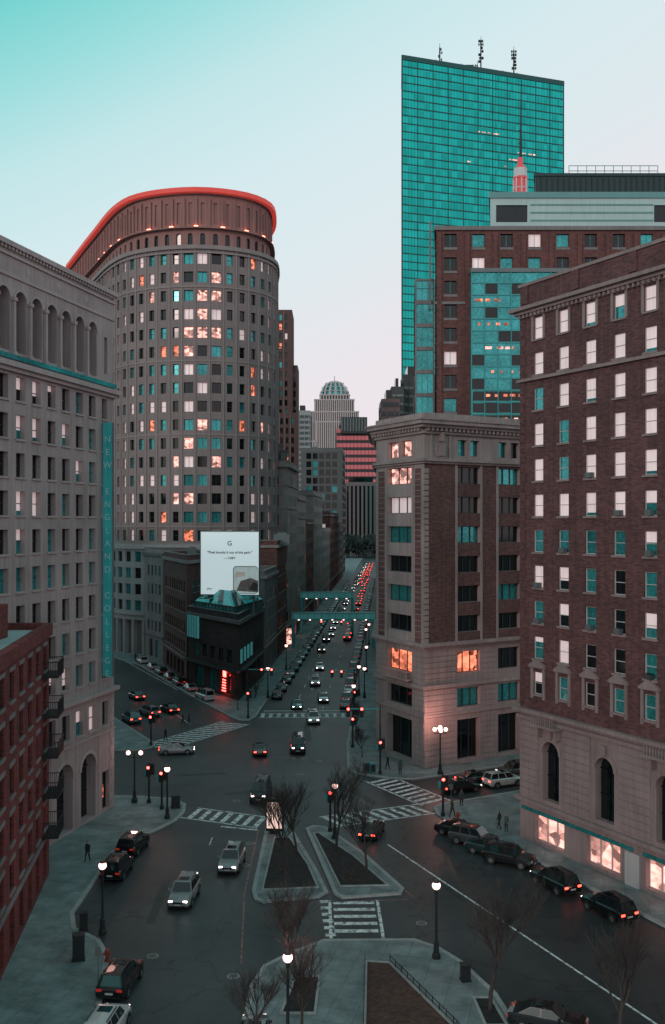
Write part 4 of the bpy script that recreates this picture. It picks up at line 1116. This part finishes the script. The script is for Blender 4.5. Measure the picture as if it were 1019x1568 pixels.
for p in ((2.9,134),(4.1,152),(-9.9,150),(-8.4,178),(7,205)): put('street_lamp',LAMP,(*p,.14))
for p in ((4.9,150),(6.1,176),(8,215)): put('street_lamp',LAMP,(*p,.14))
def signal(mb,x,y,z,fy=-1,lit=True):
    wbox(mb,x-.2,x+.2,y-.15,y+.15,z,z+1.05,0)
    for k in range(3):
        zc=z+.2+.33*k; yy=y+fy*.16
        mb.poly([(x+.14*math.cos(t*.785),yy+fy*.004,zc+.14*math.sin(t*.785)) for t in range(8)][::(1 if fy>0 else -1)],1 if k==2 and lit else 2)
        wbox(mb,x-.16,x+.16,min(yy,yy+fy*.14),max(yy,yy+fy*.14),zc+.14,zc+.16,0)
DL=M('dark_lens',(.02,.02,.02),.3,0)
def tl(name,x,y,arm,h=6):
    mb=MB(); lathe(mb,0,0,[(.2,0),(.2,.3),(.11,.4),(.08,h)])
    if arm:
        wbox(mb,min(0,arm),max(0,arm),-.06,.06,h-.4,h-.28,3)
        for f in (.55,.95): signal(mb,arm*f,0,h-1.2)
    signal(mb,0.0,-.28,2.6); signal(mb,.3,.1,2.7,1)
    wbox(mb,-.45,-.12,-.1,-.07,2.6,3.2,3)
    put(name,mb.mesh(name,[METD,REDL,DL,METT]),(x,y,.14))
tl('traffic_signal',5.1,104.6,-3.6,7.3); tl('traffic_signal',2.4,117,0,4.6); tl('traffic_signal',-11.6,134.6,3.4,7); tl('traffic_signal',-21.9,118.2,0,4.2)
tl('traffic_signal',-17.6,93.9,0,3.8); tl('traffic_signal',10.1,89.6,0,3.9); tl('traffic_signal',-16.0,91.8,0,3.6); tl('traffic_signal',3.0,135.5,-3.2,6.6); tl('traffic_signal',-.2,85.2,0,3.5)
BRG=M('bridge_teal_glow',(.12,.46,.47),.4,.25,.6,emis=(.2,.8,.8),es=.05)  # slight emission lifts the shaded bridge panels
def bridge(Y,h,x0,x1,sig):
    mb=MB()
    for x in (x0,x1): wbox(mb,x-.3,x+.3,Y-.1,Y+1.6,.1,h,0)
    wbox(mb,x0-.3,x1+.3,Y-.1,Y+1.7,h,h+.3,0); wbox(mb,x0-.3,x1+.3,Y-.2,Y+1.8,h+1.5,h+1.66,0)
    wbox(mb,x0-.28,x1+.28,Y-.02,Y+.03,h+.3,h+1.5,4); wbox(mb,x0-.28,x1+.28,Y+1.55,Y+1.6,h+.3,h+1.5,4)
    k=x0
    while k<x1: wbox(mb,k,k+.12,Y-.12,Y-.022,h+.3,h+1.5,0); k+=1.5
    for f in sig: signal(mb,x0+(x1-x0)*f,Y-.3,h-1.1)
    k=x0+1
    while k<x1-1: wbox(mb,k,k+.35,Y-.16,Y-.105,h+.05,h+.2,5); k+=2.4  # small glowing strips added to brighten the bridge
    mb.obj('overhead_footbridge',[METT,REDL,METD,METT,BRG,GLOBE])
bridge(210,6.0,ctr(210)-8.6,ctr(210)+8.6,(.35,.6)); bridge(235,8.6,ctr(235)-9,ctr(235)+3.2,())
def cabinet(x,y,c=METD,nm='utility_cabinet',s=(.35,.3,1.3)):
    mb=MB(); a,b,h=s; wbox(mb,-a,a,-b,b,.06,h,0); wbox(mb,-a-.04,a+.04,-b-.04,b+.04,h+.002,h+.07,0); wbox(mb,-a*.8,a*.8,-b-.02,-b-.002,.15,h-.1,1); wbox(mb,-a-.05,a+.05,-b-.05,b+.05,0,.058,1)
    put(nm,mb.mesh(nm,[c,METD]),(x,y,.14),.2)
cabinet(-14.8,92.4,METD,'litter_bin',(.4,.4,1.1)); cabinet(-15.6,60.2,METD,'utility_cabinet',(.35,.3,1.5)); cabinet(-16.4,64.6,METD,'utility_cabinet',(.25,.25,1.1)); cabinet(3.6,105.5,METG,'newspaper_box',(.3,.3,1)); cabinet(4.3,105.2,METT,'newspaper_box',(.3,.3,1))
cabinet(7.8,57.5,METD,'litter_bin',(.25,.25,.9))
def hydrant(x,y):
    mb=MB(); lathe(mb,0,0,[(.18,0),(.18,.08),(.12,.1),(.12,.55),(.16,.57),(.15,.66),(.08,.76),(.03,.82),(.001,.83)],10); wbox(mb,-.24,.24,-.06,.06,.38,.5,0); wbox(mb,-.07,.07,-.22,0,.35,.5,0)
    put('fire_hydrant',mb.mesh('fire_hydrant',[M('hydrant_paint',(.3,.05,.04),.5,.1)]),(x,y,.14))
hydrant(-13.8,60); hydrant(11.3,88.3)
mb=MB(); wbox(mb,-.75,.75,-.2,.2,.25,2.9,0); wbox(mb,-.85,.85,-.25,.25,2.9,3.05,0); wbox(mb,-.65,.65,-.23,-.202,.5,2.75,1); wbox(mb,-.4,.4,-.15,.15,0,.25,0)
for k in range(5): wbox(mb,-.5+.2*k,-.42+.2*k,-.245,-.232,.7+.25*k,1.3+.28*k,0)
put('advertising_kiosk',mb.mesh('advertising_kiosk',[METD,M('kiosk_poster',(.8,.6,.55),.5,.3,3,emis=(1,.65,.55),es=.8)]),(-5.0,84.6,.14),-.1)
def sign_post(x,y,c):
    mb=MB(); lathe(mb,0,0,[(.03,0),(.025,2.7)],6); wbox(mb,-.17,.17,-.04,-.03,2.1,2.6,1)
    put('street_sign',mb.mesh('street_sign',[METG,c]),(x,y,.14))
for p in ((-13.4,56),(11.0,90.8),(-18.2,95.2)): sign_post(*p,METG)
def railf(pts,nm='garden_railing'):
    mb=MB()
    for a,b in zip(pts,pts[1:]):
        F=Fr(a,b); box(mb,F,0,F.L,.55,.59,-.02,.02,0); box(mb,F,0,F.L,.3,.33,-.015,.015,0); u=0
        while u<F.L: box(mb,F,u,u+.04,.15,.62,-.02,.02,0); u+=.8
    mb.obj(nm,[METD])
railf([(2.0,60),(1.2,42)]); railf([(3.5,59.8),(6.6,52),(9,42)])

# ---------------------------------------------------------------- people
SKIN=M('skin',(.35,.20,.15),.6,.05,5); HAIR=M('hair',(.03,.02,.018),.7,.1,5); TRO=M('trousers_dark',(.02,.022,.028),.8,.1,5)
def person_mesh(name,stride,coat):
    V=[];E=[];Rr=[]
    def add(p,r,par=None):
        V.append(p); Rr.append(r); i=len(V)-1
        if par is not None: E.append((par,i))
        return i
    pel=add((0,0,.96),.145); sp=add((0,.01,1.15),.135,pel); ch=add((0,.0,1.36),.165,sp); nk=add((0,.01,1.49),.06,ch); h0=add((0,.025,1.58),.078,nk); h1=add((0,.02,1.67),.092,h0); add((0,.01,1.72),.075,h1)
    add((0,.115,1.61),.016,h0)
    for s in (-1,1):
        sh=add((s*.185,0,1.40),.07,ch); el=add((s*.245,-.03-s*stride*.25,1.14),.05,sh); wr=add((s*.255,.05-s*stride*.55,.92),.034,el); hd=add((s*.252,.06-s*stride*.6,.85),.036,wr)
        for k in range(4): 
            f=add((s*.25,.03+.022*k-s*stride*.6,.80),.010,hd); add((s*.24,.035+.022*k-s*stride*.6,.755+.006*abs(k-1.5)),.008,f)
        f=add((s*.23,.10-s*stride*.6,.82),.010,hd)
        hp=add((s*.095,0,.90),.11,pel); kn=add((s*.105,.04+s*stride*.45,.50),.072,hp); an=add((s*.105,s*stride*.95-.02,.10),.048,kn); add((s*.11,s*stride*.95+.13,.045),.04,an)
    me=bpy.data.meshes.new(name); me.from_pydata(V,E,[]); o=bpy.data.objects.new('tmp',me); COL.objects.link(o)
    o.modifiers.new('Skin','SKIN')
    for i,r in enumerate(Rr): me.skin_vertices[0].data[i].radius=(r,r*(.72 if i in (1,2) else 1)); me.skin_vertices[0].data[i].use_root=(i==0)
    o.modifiers.new('Sub','SUBSURF').levels=1
    bpy.context.view_layer.update()
    dg=bpy.context.evaluated_depsgraph_get(); ev=bpy.data.meshes.new_from_object(o.evaluated_get(dg)); ev.name=name
    bpy.data.objects.remove(o)
    ev.materials.clear()
    for mm in (coat,SKIN,HAIR,TRO): ev.materials.append(mm)
    for p in ev.polygons:
        c=p.center; p.use_smooth=True
        if c.z>1.50: p.material_index=2 if (c.z>1.68 or c.y<-.01) else 1
        elif c.z<.88 and abs(c.x)>.2: p.material_index=1
        elif c.z<.80: p.material_index=3
        else: p.material_index=0
    return ev
coats=[M('coat_black',(.015,.016,.02),.8,.1,5),M('coat_grey',(.07,.075,.08),.8,.1,5),M('coat_brown',(.06,.035,.03),.8,.1,5)]
PM=[person_mesh('pedestrian',.22,coats[0]),person_mesh('pedestrian',.05,coats[1]),person_mesh('pedestrian',.3,coats[2])]
for x,y,k,rz,z in ((-19.4,77.6,0,2.8,.14),(14.6,85.8,0,1,.14),(15.1,85.0,1,2.2,.14),(-19.9,130.3,0,2,.01),(-19.2,131.2,1,2.2,.01),(10.9,89.2,2,-1,.14),(-20.6,120.8,0,-.6,.01),(12.2,92.7,1,3,.14),(6.0,106.4,0,2,.14),(7.2,104.2,1,0,.14),(-38,189,0,1,.14),(-12.9,147,0,0,.14),(-11.9,152,1,0,.14),(3.2,121,0,0,.14)):
    put('pedestrian',PM[k],(x,y,z),rz,.94)

# ---------------------------------------------------------------- light, sky, camera
w=bpy.data.worlds.new('World'); sc.world=w; w.use_nodes=True; nt=w.node_tree; N=nt.nodes; Lk=nt.links
bg=N['Background']
sun_el=math.radians(16); sun_az=math.radians(215)
sk=N.new('ShaderNodeTexSky'); sk.sky_type='NISHITA'; sk.sun_disc=False; sk.sun_elevation=sun_el; sk.sun_rotation=sun_az; sk.air_density=1; sk.dust_density=2
tc=N.new('ShaderNodeTexCoord'); sx=N.new('ShaderNodeSeparateXYZ'); Lk.new(tc.outputs['Generated'],sx.inputs[0])
cx=N.new('ShaderNodeClamp'); cx.inputs['Min'].default_value=-.34; cx.inputs['Max'].default_value=.34; Lk.new(sx.outputs[0],cx.inputs['Value'])
mm=N.new('ShaderNodeMath'); mm.operation='MULTIPLY_ADD'; mm.inputs[1].default_value=-.45; Lk.new(cx.outputs[0],mm.inputs[0]); Lk.new(sx.outputs[2],mm.inputs[2])
rp=N.new('ShaderNodeValToRGB'); cr=rp.color_ramp
cr.elements[0].position=0; cr.elements[0].color=(.90,.79,.83,1)
cr.elements[1].position=1; cr.elements[1].color=(.26,.34,.36,1)
for p,c in ((.14,(.87,.81,.85)),(.26,(.77,.85,.88)),(.36,(.71,.86,.89)),(.45,(.58,.83,.85)),(.52,(.35,.76,.76)),(.585,(.17,.68,.65)),(.72,(.18,.46,.47))):
    el=cr.elements.new(p); el.color=(*c,1)
Lk.new(mm.outputs[0],rp.inputs['Fac'])
sc1=N.new('ShaderNodeVectorMath'); sc1.operation='SCALE'; sc1.inputs['Scale'].default_value=.10; Lk.new(sk.outputs[0],sc1.inputs[0])
mx=N.new('ShaderNodeMix'); mx.data_type='RGBA'; mx.inputs['Factor'].default_value=.94
Lk.new(sc1.outputs[0],mx.inputs[6]); Lk.new(rp.outputs['Color'],mx.inputs[7])
Lk.new(mx.outputs[2],bg.inputs['Color']); bg.inputs['Strength'].default_value=1.0
sl=bpy.data.lights.new('sun','SUN'); sl.energy=.7; sl.angle=math.radians(12); sl.color=(1,.80,.74)
so=bpy.data.objects.new('sun',sl); COL.objects.link(so)
dirv=Vector((math.sin(sun_az)*math.cos(sun_el),math.cos(sun_az)*math.cos(sun_el),math.sin(sun_el)))
so.rotation_euler=(-dirv).to_track_quat('-Z','Y').to_euler()
cam=bpy.data.cameras.new('camera'); co=bpy.data.objects.new('camera',cam); COL.objects.link(co)
co.location=(0,0,27); co.rotation_euler=(math.pi/2,0,0)
cam.sensor_fit='VERTICAL'; cam.sensor_height=36; cam.lens=34.44; cam.shift_y=.0102; cam.clip_end=12000; cam.clip_start=.5
sc.camera=co
sc.view_settings.view_transform='Standard'; sc.view_settings.look='None'; sc.view_settings.exposure=0
